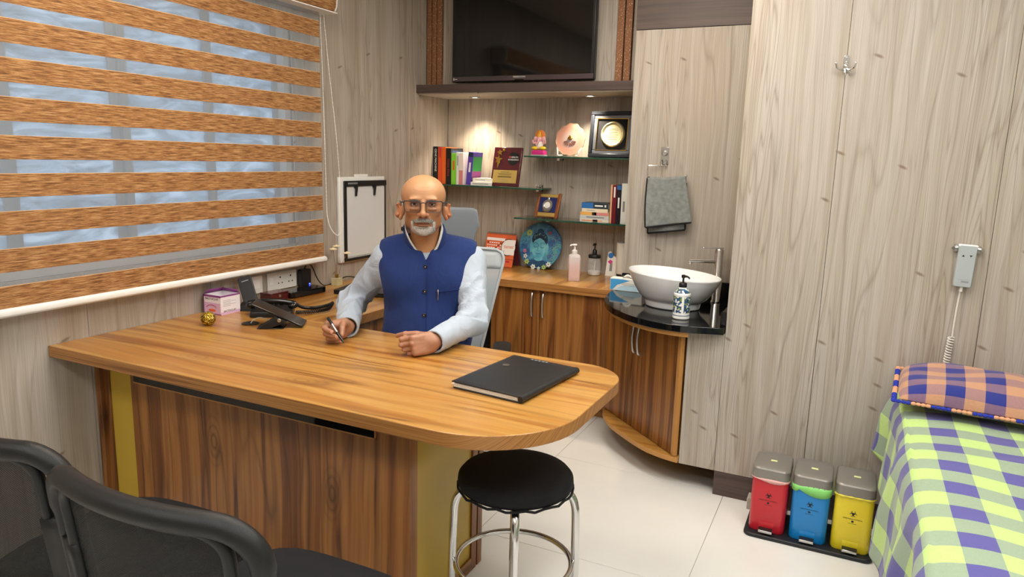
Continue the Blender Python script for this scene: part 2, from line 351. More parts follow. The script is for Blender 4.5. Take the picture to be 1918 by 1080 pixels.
# ceiling light panels
mat('diffuser', '#fbf7f2', .5, emit=PANEL_POWER); MATS['diffuser'].node_tree.nodes['Principled BSDF'].inputs['Emission Color'].default_value = (1., .975, .945, 1)
mat('diffuser_warm', '#fbf3e8', .5, emit=PANEL_POWER*1.08); MATS['diffuser_warm'].node_tree.nodes['Principled BSDF'].inputs['Emission Color'].default_value = (1., .90, .76, 1)
for k, (x, y, lab) in enumerate(((.95, 1.55, 'square ceiling light panel over the desk front, nearest the window'), (2.45, 1.9, 'square ceiling light panel between the desk and the couch'),
        (.95, -.35, 'square ceiling light panel over the visitor side, near the window'), (2.45, -.35, 'square ceiling light panel behind the viewer'), (1.6, 2.75, 'square ceiling light panel nearest the basin'), (3.35, 1.2, 'square ceiling light panel over the couch foot'))):
    t = thing('ceiling_light', lab, 'ceiling light', (x, y, RZ), 0, 'ceiling light panels')
    MB().box(-.31, .31, -.31, -.29, -.02, 0).box(-.31, .31, .29, .31, -.02, 0).box(-.31, -.29, -.29, .29, -.02, 0).box(.29, .31, -.29, .29, -.02, 0).build('frame', 'white_plastic', t)
    MB().box(-.29, .29, -.29, .29, -.012, -.002).build('diffuser', 'diffuser_warm' if k in (0, 4) else 'diffuser', t)

# ================================================================== zebra blind
m = bpy.data.materials.new('band_fabric'); m.use_nodes = True; MATS['band_fabric'] = m; q = NT(m)
tc = q.n('ShaderNodeTexCoord').outputs['Object']
n1 = q.noise(q.mapv(tc, (1, 15, 300)), 1, 4, .7); n2 = q.noise(q.mapv(tc, (1, 5, 60)), 1, 2)
c = q.ramp(n1, [(.36, '#3a200d'), (.45, '#7a4c24'), (.52, '#a37242'), (.62, '#c49c6c')])
c = q.mix(.22, c, q.ramp(n2, [(.3, '#946538'), (.7, '#b88a58')])); q.l(c, q.b.inputs['Base Color']); q.b.inputs['Roughness'].default_value = .8; q.bump(n1, .5, .001)
m = bpy.data.materials.new('sheer_fabric'); m.use_nodes = True; MATS['sheer_fabric'] = m; q = NT(m)
tc = q.n('ShaderNodeTexCoord').outputs['Object']
tl = q.n('ShaderNodeBsdfTranslucent'); tl.inputs[0].default_value = lin('#dfe6ec'); df = q.n('ShaderNodeBsdfDiffuse'); df.inputs[0].default_value = lin('#d3d8dc'); tr = q.n('ShaderNodeBsdfTransparent')
a = q.n('ShaderNodeMixShader'); a.inputs[0].default_value = .45; q.l(df.outputs[0], a.inputs[1]); q.l(tl.outputs[0], a.inputs[2])
b_ = q.n('ShaderNodeMixShader'); b_.inputs[0].default_value = .72; q.l(a.outputs[0], b_.inputs[1]); q.l(tr.outputs[0], b_.inputs[2])
q.l(b_.outputs[0], q.nt.nodes['Material Output'].inputs[0])
BY0, BY1 = .90, 2.848
t = thing('zebra_blind', 'orange-brown and sheer striped roller blind covering the window', 'blind', (.06, 0, 0))
mat('band_hem', '#e2b78a', .8)
zs = [2.073-.1195*k for k in range(10)]
for k, z in enumerate(zs):
    zb = z-.0745 if k < 9 else .924
    MB().box(-.0006, .0006, BY0, BY1, zb, z).build('fabric_band', 'band_fabric', t)
    MB().box(-.0008, .0009, BY0, BY1, z-.0008, z+.0008).build('band_hem', 'band_hem', t)
    MB().box(-.0004, .0002, BY0, BY1, z, z+.0455).build('sheer_band', 'sheer_fabric', t)
rail = [(-.013+.013*(1-math.cos(a)), .9115+.0145*math.sin(a)) for a in [PI*k/10-PI/2 for k in range(11)]]
MB().prism([(-.012, .897), (.004, .897), (.012, .903), (.014, .912), (.012, .921), (.004, .926), (-.012, .926)], BY0-.01, BY1+.012, 'xz').build('bottom_rail', 'white_plastic', t, bev=.002)
vp = [(-.06, 2.118), (.03, 2.118), (.052, 2.126), (.062, 2.145), (.066, 2.18), (.062, 2.215), (.05, 2.232), (-.06, 2.235)]
MB().prism(vp, BY0-.04, 2.90, 'xz').build('valance', 'band_fabric', t)
MB().prism([(a*1.02, z) for a, z in vp], 2.90, 2.909, 'xz').build('valance_end_cap', 'white_plastic', t, bev=.001)
MB().box(-.058, .064, BY0-.04, 2.909, 2.1145, 2.119).build('valance_trim', 'white_plastic', t)
c1 = [(0, 2.857, 2.118), (0, 2.866, 1.8), (0, 2.873, 1.5), (0, 2.878, 1.2), (.0, 2.883, 1.12), (.01, 2.90, 1.06), (.02, 2.935, 1.028), (.02, 2.972, 1.055), (.012, 2.99, 1.13), (0, 2.985, 1.3), (0, 2.96, 1.55), (0, 2.915, 1.85), (0, 2.882, 2.118)]
cp = curve_pts(c1, 40); ch = MB().tube(cp, .0013, 6)
for p in cp[::3]: ch.ell(p, .0026, 6, 4)
ch.build('pull_chain', 'white_plastic', t)
# ================================================================== joinery
_b0 = MB.build
def wb(mb, name, m, T, **kw):
    """build a part given in room coordinates under the unrotated thing T"""
    return mb.build(name, m, T, loc=tuple(-c for c in T.location), **kw)
def slab(poly, z0, z1, name, mtop, medge, T, **kw):
    mb = MB().prism(poly, z0, z1); mb.mi = [0, 0]+[1]*len(poly); return wb(mb, name, [mtop, medge], T, **kw)
mat('yellow_laminate', '#c2a23c', .28, spec=.35); mat('smoked_mirror', '#1b1614', .05, .35, 1.0); mat('edge_light', '#bf8a4c', .4)
# ---- desk
D = thing('desk', 'large wood-grain desk with a rounded end and a yellow trimmed front', 'desk', (.93, 1.86, 0))
slab(rrect(0.002, 1.872, 1.472, 2.250, [0, .29, .16, 0], 14), .72, ZT, 'desk_top', 'walnut_x', 'edge_x', D, bev=.0025)
wb(MB().box(.175, 1.372, 1.650, 1.672, 0, .72), 'front_panel', 'walnut_door_z', D)
wb(MB().box(.004, .030, 1.630, 1.66, 0, .72), 'front_stile', 'walnut_door_z', D, bev=.001)
wb(MB().box(.0305, .060, 1.645, 1.665, 0, .72), 'front_stile', 'walnut_door_z', D, bev=.001)
wb(MB().box(.060, .175, 1.652, 1.672, 0, .72), 'yellow_strip', 'yellow_laminate', D)
wb(MB().box(.197, 1.267, 1.646, 1.651, .612, .72), 'smoked_mirror_strip', 'smoked_mirror', D)
wb(MB().box(.194, 1.270, 1.6455, 1.651, .6085, .6125).box(1.2665, 1.270, 1.6455, 1.651, .6085, .72), 'mirror_trim', 'edge_light', D)
wb(MB().box(1.372, 1.392, 1.650, 1.690, 0, .72), 'corner_post', 'walnut_door_z', D, bev=.001)
wb(MB().box(1.372, 1.386, 1.690, 2.035, .0, .72), 'yellow_side_panel', 'yellow_laminate', D)
wb(MB().box(1.372, 1.394, 2.035, 2.068, 0, .72), 'side_stile', 'walnut_door_z', D, bev=.001)
wb(MB().box(1.372, 1.394, 2.078, 2.110, 0, .72), 'side_stile', 'walnut_door_z', D, bev=.001)
wb(MB().box(1.372, 1.389, 2.068, 2.078, 0, .72), 'side_reveal', 'walnut_door_z', D)
wb(MB().box(1.386, 1.394, 1.69, 2.035, 0, .05), 'side_rail', 'walnut_door_y', D, bev=.001)
# ---- side counter along the window wall
S_ = thing('side_counter', 'wood-grain side counter along the window wall, joining desk and back counter', 'counter', (.3, 2.95, 0))
slab([(.002, 2.2515), (.610, 2.2515), (.610, 3.638), (.002, 3.638)], .72, ZT, 'worktop', 'walnut_y', 'edge_x', S_, bev=.0015)
wb(MB().box(.004, .575, 2.30, 3.62, .08, .72), 'body', 'walnut_door_z', S_)
for k, (a, b) in enumerate(((2.31, 2.74), (2.745, 3.175), (3.18, 3.61))):
    d = wb(MB().box(.576, .594, a, b, .09, .715), 'door', 'walnut_door_z', S_, bev=.001)
    wb(MB().tube([(.595, b-.05, .55), (.615, b-.05, .56), (.622, b-.05, .61), (.615, b-.05, .66), (.595, b-.05, .67)], .005, 8), 'handle', 'steel', S_)
wb(MB().box(.02, .53, 2.32, 3.6, 0, .08), 'plinth', 'walnut_door_y', S_)
# ---- back counter
K = thing('back_counter', 'long wood-grain worktop with cupboards under the glass shelves', 'counter', (.69, 3.9, 0))
slab([(.002, 3.640), (1.383, 3.640), (1.383, 4.168), (.002, 4.168)], .715, ZT, 'worktop', 'walnut_y', 'edge_x', K, bev=.0015)
wb(MB().box(.61, 1.365, 3.686, 4.165, .085, .715), 'cabinet_body', 'walnut_door_z', K)
for a, b, hx in ((.612, .921, .880), (.926, 1.358, .948)):
    d = wb(MB().box(a, b, 3.667, 3.686, .095, .712), 'door', 'walnut_door_z', K, bev=.0015)
    h = MB().tube(curve_pts([(hx, 3.668, .695), (hx, 3.650, .687), (hx, 3.641, .625), (hx, 3.650, .566), (hx, 3.668, .558)], 6), [.006]*25, 8).build('handle', 'steel', d)
wb(MB().box(.61, 1.363, 3.735, 3.75, 0, .085), 'kickboard', 'walnut_door_x', K)
# ---- corner basin cabinet
G = thing('basin_cabinet', 'curved corner cupboard with two slanted wood-grain doors below the basin', 'cabinet', (1.72, 3.4, 0))
A_ = Vector((1.382, 3.545)); B_ = Vector((1.878, 3.078)); dv = (B_-A_).normalized(); nv = Vector((dv.y, -dv.x))
gout = [(1.36, 3.636), (1.367, 3.544), (1.402, 3.375), (1.475, 3.225), (1.56, 3.125), (1.65, 3.05), (1.76, 3.0), (1.89, 2.992), (2.043, 3.04)]
gpts = [(p.x, p.y) for p in curve_pts([(a, b, 0) for a, b in gout], 5)]
wb(MB().prism([(1.392, 3.57), (1.40, 3.56), (1.886, 3.09), (2.043, 3.09), (2.043, 3.714), (1.392, 3.714)], .1405, .712), 'body', 'walnut_door_z', G)
lab = .018
for k, (s0, s1) in enumerate(((.004, .4655), (.4695, .965))):
    L = (B_-A_).length; a = A_+dv*L*s0; b = A_+dv*L*s1
    d = wb(MB().prism([tuple(a), tuple(b), tuple(b+nv*lab), tuple(a+nv*lab)], .142, .706), 'door', 'walnut_door_z', G, bev=.001)
    hp = A_+dv*L*(.445 if k == 0 else .515)
    h = MB().tube(curve_pts([(*(hp+nv*.016), .672), (*(hp+nv*.034), .664), (*(hp+nv*.044), .6), (*(hp+nv*.034), .535), (*(hp+nv*.016), .527)], 6), .0055, 8).build('handle', 'steel', d)
a = A_+dv*L*.968; b = B_
wb(MB().prism([tuple(a), tuple(b), tuple(b+nv*.021), tuple(a+nv*.021)], .1415, .708), 'corner_strip', 'edge_light', G, bev=.001)
bpts = [(p.x, p.y) for p in curve_pts([(1.368, 3.63, 0), (1.370, 3.585, 0), (1.39, 3.475, 0), (1.46, 3.345, 0), (1.555, 3.245, 0), (1.697, 3.125, 0), (1.80, 3.075, 0), (1.886, 3.055, 0)], 5)]
slab(bpts+[(1.886, 3.63)], .116, .139, 'bottom_shelf', 'walnut_x', 'edge_light', G, bev=.0015)
tpts = [(x+.012, y+.016) for x, y in gpts if x < 1.9 and y < 3.61]
slab(tpts+[(1.886, 3.1), (1.886, 3.6)], .7125, .734, 'top_rail', 'walnut_door_x', 'edge_light', G)
panel(wall_panelled, 1.888, 2.0445, 3.07, 3.088, .112, .7335, 'pine_z')
m = mat('granite', '#0e0f11', .07, spec=.6); q = NT(m); tc = q.n('ShaderNodeTexCoord').outputs['Object']
n = q.noise(tc, 420, 2, .7); q.l(q.ramp(n, [(.55, '#0c0d0f'), (.68, '#17181b'), (.78, '#3c3f44')]), q.b.inputs['Base Color'])
Q = thing('granite_worktop', 'polished black granite top with a curved front under the basin', 'worktop', (1.72, 3.4, .7345))
wb(MB().prism(gpts+[(2.043, 3.715), (1.39, 3.715), (1.39, 3.636)], .7345, .7645), 'slab', 'granite', Q, bev=.002)
wb(MB().box(1.387, 2.043, 3.702, 3.7175, .765, .852), 'back_upstand', 'granite', Q, bev=.001)
wb(MB().box(2.022, 2.0435, 3.085, 3.70, .765, .822).prism([(3.06, .765), (3.085, .765), (3.085, .822), (3.072, .828), (3.064, .815), (3.067, .80), (3.058, .785)], 2.022, 2.0435, 'yz'), 'side_upstand', 'granite', Q)
# ---- television wall
wall_tv = struct('wall_television', MB().box(0.0005, 1.384, 3.914, 4.168, 1.8705, RZ), 'wall_core')
panel(wall_tv, .118, 1.222, 3.906, 3.914, 1.870, RZ, 'pine_z')
m = mat('copper_strip', '#8a5a3a', .45, .15); q = NT(m); tc = q.n('ShaderNodeTexCoord').outputs['Object']
n = q.noise(q.mapv(tc, (260, 260, 110)), 1, 1); q.l(q.ramp(n, [(.60, '#8d5f40'), (.66, '#a97550'), (.70, '#f0dcc0')]), q.b.inputs['Base Color'])
for a, b in ((.010, .040), (.0455, .0755), (.081, .113), (1.226, 1.264), (1.271, 1.309)): MB().box(a, b, 3.892, 3.914, 1.870, RZ).build('strip', 'copper_strip', wall_tv, bev=.002)
MB().box(1.316, 1.384, 3.90, 3.914, 1.870, RZ).build('strip', 'pine_z', wall_tv)
V = thing('television_shelf', 'thick dark wood-grain shelf across the niche below the television', 'shelf', (.69, 3.98, 1.822))
wb(MB().box(.0008, 1.384, 3.788, 4.168, 1.8225, 1.8695), 'board', 'wenge_x', V, bev=.001)
wb(MB().box(.002, 1.384, 3.800, 4.168, 1.815, 1.8222), 'soffit', 'pine_x', V)
mat('lamp_warm', '#fff0da', .5, emit=14.)
for x in (.277, 1.039):
    t = thing('downlight', ('round recessed downlight above the row of books' if x < .5 else 'round recessed downlight above the framed award'), 'downlight', (x, 4.03, 1.815), 0, 'downlights under the television shelf')
    MB().lathe([(.036, 0), (.036, -.004), (.028, -.005), (.027, 0)], n=28, cap=False).build('trim_ring', 'steel', t)
    MB().lathe([(.0005, -.0015), (.027, -.0015), (.027, .0), (.0005, .0)], n=24).build('lens', 'lamp_warm', t)
    ld = bpy.data.lights.new('downlight_beam', 'SPOT'); ld.energy = SPOT_POWER; ld.color = (1., .83, .62); ld.spot_size = math.radians(100); ld.spot_blend = .9; ld.shadow_soft_size = .02
    lo = bpy.data.objects.new('downlight_beam', ld); COL.objects.link(lo); lo.parent = t; lo.location = (0, 0, -.012)
# ---- glass shelves
m = mat('shelf_glass', '#e8f5ef', .02, trans=1., ior=1.3); mat('shelf_glass_edge', '#1f5f4b', .08, trans=.35, coat=.5)
for (x0, x1, y0, z, lab) in ((.002, .762, 3.965, 1.262, 'clear glass shelf holding the row of upright books'), (.655, 1.383, 3.965, 1.455, 'clear glass shelf holding the idol, agate plate and framed award'),
                          (.600, 1.383, 3.965, 1.080, 'clear glass shelf holding the small medal plaque and stacked books')):
    t = thing('glass_shelf', lab, 'shelf', ((x0+x1)/2, 4.07, z), 0, 'glass shelves in the niche')
    mb = MB().prism(rrect(x0, x1, y0, 4.168, [.004]*4, 2), z, z+.009); mb.mi = [0, 0]+[1]*(len(mb.f)-2); wb(mb, 'pane', ['shelf_glass', 'shelf_glass_edge'], t)
    for bx in ((x1-.07, ) if x0 < .1 else (x0+.17, x1-.08)):
        wb(MB().box(bx-.009, bx+.009, 4.10, 4.168, z-.017, z-.0005).box(bx-.009, bx+.009, 4.10, 4.168, z+.0095, z+.024).box(bx-.009, bx+.009, 4.15, 4.168, z-.017, z+.024), 'bracket', 'chrome', t, bev=.002)
# ---- television
T = thing('television', 'wall-mounted black flat television with a slim grey lower bezel', 'television', (.672, 3.87, 1.886))
wb(MB().box(.222, 1.122, 3.838, 3.88, 1.886, 2.44), 'casing', 'black_plastic', T, bev=.006)
m = mat('tv_screen', '#0a0b0c', .06, spec=.7)
wb(MB().box(.240, 1.104, 3.8365, 3.840, 1.918, 2.425), 'screen', 'tv_screen', T)
mat('bezel_grey', '#5a4f52', .3, .5); wb(MB().box(.224, 1.120, 3.8345, 3.842, 1.888, 1.9165), 'lower_bezel', 'bezel_grey', T, bev=.002)
text('VIDEOCON', .0125, (0, -.0362, .022), FRONT, 'white_ink', T, sx=1.2)
wb(MB().box(.236, .241, 3.8338, 3.8346, 1.896, 1.908), 'printed_mark', 'white_ink', T); wb(MB().box(.245, .262, 3.8338, 3.8346, 1.9005, 1.9035), 'printed_mark', 'white_ink', T)
wb(MB().box(.645, .70, 3.832, 3.836, 1.889, 1.895), 'sensor', 'black_gloss', T)
wb(MB().box(.45, .9, 3.88, 3.9055, 2.05, 2.3), 'wall_bracket', 'black_plastic', T)
# ================================================================== things: seating
def loft(mb, rings, mi=0, cap=True):
    n = len(rings[0]); vs = [p for r in rings for p in r]; fs = []
    for i in range(len(rings)-1):
        for k in range(n): fs.append((i*n+k, i*n+(k+1) % n, (i+1)*n+(k+1) % n, (i+1)*n+k))
    if cap: fs.append(tuple(range(n-1, -1, -1))); fs.append(tuple((len(rings)-1)*n+k for k in range(n)))
    return mb.add(vs, fs, mi)
def rr3(x0, x1, y0, y1, r, z, n=5): return [(a, b, z) for a, b in rrect(x0, x1, y0, y1, r, n)]
mat('stool_fabric', '#0b0b10', .85, sheen=.0, bump=.4, bscale=350); mat('seat_fabric', '#0a0c12', .9, sheen=.0, bump=.5, bscale=500); mat('chair_plastic', '#131517', .38, bump=.3, bscale=900)
def mesh_mat(name, c, hole, sc, mixmin=0.0):
    m = bpy.data.materials.new(name); m.use_nodes = True; MATS[name] = m; q = NT(m)
    tc = q.n('ShaderNodeTexCoord').outputs['Object']; mp = q.mapv(tc, (sc, sc, sc), rot=(0, .6, 0))
    sp = q.n('ShaderNodeSeparateXYZ'); q.l(mp, sp.inputs[0])
    a = q.math('ABSOLUTE', q.math('SINE', sp.outputs[0])); b = q.math('ABSOLUTE', q.math('SINE', sp.outputs[2]))
    op = q.math('MULTIPLY', q.math('GREATER_THAN', q.math('MULTIPLY', a, b), .55), hole)
    q.b.inputs['Base Color'].default_value = lin(c); q.b.inputs['Roughness'].default_value = .7
    tr = q.n('ShaderNodeBsdfTransparent'); ms = q.n('ShaderNodeMixShader'); q.l(op, ms.inputs[0]); q.l(q.b.outputs[0], ms.inputs[1]); q.l(tr.outputs[0], ms.inputs[2])
    q.l(ms.outputs[0], q.nt.nodes['Material Output'].inputs[0]); return m
mesh_mat('black_mesh', '#050506', .3, 1100); mesh_mat('grey_mesh', '#a3b0b8', .4, 1000)
# stool
t = thing('stool', 'round black fabric stool with a bent chrome frame under the desk end', 'stool', (1.645, 1.845, 0), math.radians(25.5))
sd = [(.02, .468), (.155, .468), (.172, .473), (.177, .486), (.175, .503), (.165, .515), (.13, .522), (.06, .526), (.001, .527)]
MB().lathe(sd, n=48).build('seat', 'stool_fabric', t, smooth=80)
hem = MB()
for k in range(40):
    a = 2*PI*k/40; hem.tube([(.176*math.cos(a), .176*math.sin(a), .470+.004*math.sin(k*2.3)), (.176*math.cos(a+.16), .176*math.sin(a+.16), .470+.004*math.sin(k*2.3+2.3))], .004, 5)
hem.build('seat_hem', 'stool_fabric', t)
for k in range(4):
    a = PI/2*k; c_, s_ = math.cos(a), math.sin(a)
    P = [(.10, .455), (.150, .452), (.172, .436), (.184, .405), (.188, .36), (.192, .2), (.196, .012)]
    MB().tube(curve_pts([(r*c_, r*s_, z) for r, z in P], 6), .0125, 14).build('leg', 'chrome', t)
    MB().lathe([(.0155, .0), (.0155, .02), (.013, .022)], (.196*c_, .196*s_, 0), n=14).build('leg_cap', 'black_plastic', t)
MB().tube([(.180*math.cos(2*PI*k/48), .180*math.sin(2*PI*k/48), .215) for k in range(48)], .0085, 12, closed=True).build('foot_ring', 'chrome', t)
MB().cyl((0, 0, .40), (0, 0, .458), .03, n=20).box(-.1, .1, -.012, .012, .447, .458).box(-.012, .012, -.1, .1, .447, .458).build('hub', 'black_plastic', t)
# visitor chairs
def make_chair(label, loc, rz):
    t = thing('visitor_chair', label, 'chair', loc, rz, 'visitor chairs in front of the desk')
    def bp(x, z, d=0.): return (x, -.250-.13*(z-.48)+.80*x*x+d, z)
    def ring(w, zt, zb, r, n=9, top=.0):
        out = []
        for a, b in rrect(-w, w, zb, zt, [r*.5, r*.5, r, r], n): out.append((a, b+top*(1-(a/w)**2)))
        return out
    def dense(pl, step=.02):
        out = []
        for i in range(len(pl)):
            a = Vector(pl[i]); b = Vector(pl[(i+1) % len(pl)]); k = max(1, int((b-a).length/step))
            for j in range(k): out.append(tuple(a+(b-a)*j/k))
        return out
    o = dense(ring(.245, .885, .475, .085, top=-.020))
    MB().tube([bp(a, b) for a, b in o], [(.021 if b > .8 else .017) for a, b in o], 18, closed=True).build('back_frame', 'chair_plastic', t)
    i_ = dense(ring(.196, .873, .512, .060, top=-.020))
    MB().tube([bp(a, b, -.003) for a, b in i_], .0115, 12, closed=True).build('inner_frame', 'chair_plastic', t)
    for s in (-1, 1):   # webs that join the two frames below the slots
        MB().grid(lambda u, v: bp(s*(.186+.062*u), .49+.245*v, -.004), 3, 10).build('frame_web', 'chair_plastic', t, solid=.022)
    MB().grid(lambda u, v: bp(-.19+.38*u, .515+.345*v-.010*v*(1-(2*u-1)**2), .0), 12, 10).build('mesh_back', 'black_mesh', t)
    MB().grid(lambda u, v: bp(-.19+.38*u, .50+.06*v, -.002), 10, 3).build('lower_rail', 'chair_plastic', t, solid=.016)
    def seat(u, v):
        a = 2*PI*u; e = 4.0; ca, sa = math.cos(a), math.sin(a); k = (abs(ca)**e+abs(sa)**e)**(-1/e)
        prof = [(0.0, .405), (.80, .405), (.97, .415), (1.0, .438), (.985, .455), (.93, .466), (.6, .474), (.3, .477), (0.0, .478)]
        f = v*(len(prof)-1); i = min(int(f), len(prof)-2); fr = f-i; r = prof[i][0]*(1-fr)+prof[i+1][0]*fr; z = prof[i][1]*(1-fr)+prof[i+1][1]*fr
        return (.245*r*k*ca, .06+.245*r*k*sa, z - (.012*max(0, r*k*sa)**3))
    MB().grid(seat, 40, 25, cu=True).build('seat', 'seat_fabric', t, smooth=60)
    for s in (-1, 1):
        MB().tube(curve_pts([(s*.19, -.24, .60), (s*.20, -.24, .43), (s*.205, -.20, .395), (s*.21, .2, .393), (s*.215, .27, .37), (s*.22, .28, .2), (s*.225, .28, .03), (s*.225, .24, .014), (s*.225, -.26, .014)], 6), .0125, 10).build('leg', 'chair_plastic', t)
    for a, y, z in ((.205, -.1, .393), (.205, .15, .393), (.225, -.22, .014)): MB().cyl((-a, y, z), (a, y, z), .011).build('cross_bar', 'chair_plastic', t)
    for s in (-1, 1):
        for z in (.60, .53): MB().ell(bp(s*.217, z, -.012), .006, 8, 6).build('screw', 'black_gloss', t)
    return t
make_chair('black mesh visitor chair at the lower left, nearer the desk middle', (1.462, 1.0, 0), math.radians(1))
make_chair('black mesh visitor chair cut by the left picture edge', (.925, 1.02, 0), math.radians(3))
# office chair
t = thing('office_chair', 'grey mesh office chair with a headrest behind the seated man', 'chair', (.912, 2.60, 0), PI+math.radians(24))
mat('chair_grey', '#aeb6bb', .5); mat('chair_dark', '#1d1f21', .5)
def ob(x, z, d=0.): return (x, -.20-.16*(z-.6)-.5*(z-.75)**2*.3+.22*x*x+d, z)
def bw(z): return .165+.095*min(1, max(0, (z-.56)/.42))
outl = [(bw(z), z) for z in np.linspace(.56, .975, 14)]+[(.258, .995), (.248, 1.015), (.225, 1.027)]
outl = outl+[(x, 1.033) for x in (.1, 0, -.1)]+[(-a, b) for a, b in outl[::-1]]+[(-.1, .55), (.1, .55)]
MB().tube([ob(a, b) for a, b in outl], .0075, 10, closed=True).build('back_frame', 'chair_grey', t)
MB().grid(lambda u, v: ob((2*u-1)*(bw(.56+.49*v)), .555+.470*v, .0), 16, 22).build('mesh_back', 'grey_mesh', t)
MB().grid(lambda u, v: ob((2*u-1)*bw(.96+.06*v)*.97, .940+.08*v, -.002), 16, 5).build('back_trim', 'chair_grey', t, solid=.006)
def hr(u, v):
    a = 2*PI*v; x = (2*u-1)*.128; w = (1-abs(2*u-1)**10)**.25; se = lambda t: math.copysign(abs(t)**.5, t)
    return (x*(1.06+.06*math.sin(a)), -.305+.9*x*x+.013*w*se(math.cos(a)), 1.128+.088*w*se(math.sin(a)))
MB().grid(hr, 21, 16, cv=True).build('headrest', 'grey_mesh2' if 'grey_mesh2' in MATS else mat('headrest_fabric', '#767d85', .8, bump=.6, bscale=700), t, smooth=60)
MB().tube(curve_pts([(0, -.25, .95), (0, -.33, 1.02), (0, -.335, 1.14)], 5), .016, 8).build('headrest_stem', 'chair_dark', t)
MB().grid(lambda u, v: (.24*((2*u-1)), .02+.24*(2*v-1), .455+.012*(1-abs(2*u-1)**4)*(1-abs(2*v-1)**4)), 12, 12).build('seat', 'seat_fabric', t, solid=.05, offset=-1, bev=.01)
MB().cyl((0, 0, .1), (0, 0, .41), .03).cyl((0, 0, .06), (0, 0, .14), .05).tube([(0, -.05, .40), (0, -.24, .42), (0, -.27, .56), (0, -.265, .75)], .022, 8).build('column', 'chair_dark', t)
for s in (-1, 1):
    MB().tube([(s*.2, .05, .41), (s*.26, .05, .42), (s*.27, .03, .50), (s*.27, .02, .605)], .014, 8).build('arm_post', 'chair_dark', t)
    MB().prism(rrect(s*.27-.04, s*.27+.04, -.12, .13, .035), .605, .63).build('arm_pad', 'chair_dark', t, bev=.006)
for k in range(5):
    a = 2*PI*k/5+2.33; c_, s_ = math.cos(a), math.sin(a)
    MB().tube([(.03*c_, .03*s_, .10), (.18*c_, .18*s_, .095), (.27*c_, .27*s_, .075)], [.026, .021, .016], 8).build('base_arm', 'chair_dark', t)
    w = MB().cyl((.27*c_-.022*s_, .27*s_+.022*c_, .028), (.27*c_+.022*s_, .27*s_-.022*c_, .028), .028, n=20).cyl((.27*c_, .27*s_, .03), (.27*c_, .27*s_, .075), .008).build('castor', 'black_plastic', t, bev=.003)
# ================================================================== couch, pillow, bins
mat('couch_frame', '#c9c9c4', .45, bump=.1); mat('vinyl', '#d8d6cf', .5); mat('wheel_cream', '#cdbf9f', .5); mat('post_grey', '#6f6f6b', .4, .4)
t = thing('examination_couch', 'white-framed examination couch under the checked sheet', 'bed', (3.08, 1.95, 0))
wb(MB().box(2.735, 3.42, .95, 2.99, .50, .60), 'mattress', 'vinyl', t, bev=.02)
wb(MB().box(2.745, 2.785, .95, 2.98, .40, .50).box(3.37, 3.41, .95, 2.98, .40, .50).box(2.745, 3.41, 2.94, 2.98, .40, .50).box(2.745, 3.41, .95, .99, .40, .50), 'frame', 'couch_frame', t, bev=.003)
for x in (2.752, 3.38): wb(MB().box(x, x+.023, 1.05, 2.90, .07, .115), 'lower_frame', 'couch_frame', t, bev=.003)
for x in (2.745, 3.41):
    for y in (1.08, 2.955):
        wb(MB().box(x-.02, x+.02, y-.02, y+.02, .11, .42), 'post', 'post_grey', t, bev=.003)
        wb(MB().cyl((x-.016, y, .055), (x+.016, y, .055), .055, n=28).cyl((x-.02, y, .055), (x+.02, y, .055), .018, mi=1), 'castor', ['wheel_cream', 'post_grey'], t, bev=.006)
        wb(MB().box(x-.028, x-.02, y-.03, y+.03, .05, .125).box(x+.02, x+.028, y-.03, y+.03, .05, .125).box(x-.028, x+.028, y-.03, y+.03, .115, .128), 'castor_fork', 'post_grey', t, bev=.002)
def plaid(name, warp, weft, cell, cellv=None, mixf=.5, weave=.25, rough=.85):
    cellv = cellv or cell
    m = bpy.data.materials.new(name); m.use_nodes = True; MATS[name] = m; q = NT(m)
    uv = q.n('ShaderNodeUVMap').outputs[0]; sp = q.n('ShaderNodeSeparateXYZ'); q.l(uv, sp.inputs[0])
    a = q.math('GREATER_THAN', q.math('FRACT', q.math('DIVIDE', sp.outputs[0], 2*cell)), .5); b = q.math('GREATER_THAN', q.math('FRACT', q.math('DIVIDE', sp.outputs[1], 2*cellv)), .5)
    ca = q.mix(a, warp[0], warp[1]); cb = q.mix(b, weft[0], weft[1])
    c = q.mix(mixf, ca, cb)
    n = q.noise(q.mapv(uv, (700, 60, 1)), 1, 2); n2 = q.noise(q.mapv(uv, (60, 700, 1)), 1, 2)
    c = q.mix(weave, c, q.ramp(q.math('MULTIPLY', n, n2), [(.1, (.5, .5, .5)), (.4, (1.25, 1.25, 1.25))]), 'MULTIPLY')
    q.l(c, q.b.inputs['Base Color']); q.b.inputs['Roughness'].default_value = rough; q.b.inputs['Sheen Weight'].default_value = .2
    q.bump(n, .15, .001); return m
plaid('sheet_plaid', ('#c9ec8c', '#5c58a6'), ('#c9ec8c', '#5c58a6'), .078)
plaid('pillow_plaid', ('#cd9a77', '#1d2b88'), ('#cf9c7a', '#26338f'), .058, .042, .36)
def uv_build(fn, uvfn, nu, nv, name, m, parent, **kw):
    mb = MB().grid(fn, nu, nv); o = mb.build(name, m, parent, **kw); me = o.data; ul = me.uv_layers.new(name='UVMap')
    uvs = [uvfn(i/(nu-1), j/(nv-1)) for i in range(nu) for j in range(nv)]
    for l in me.loops: ul.data[l.index].uv = uvs[l.vertex_index]
    return o
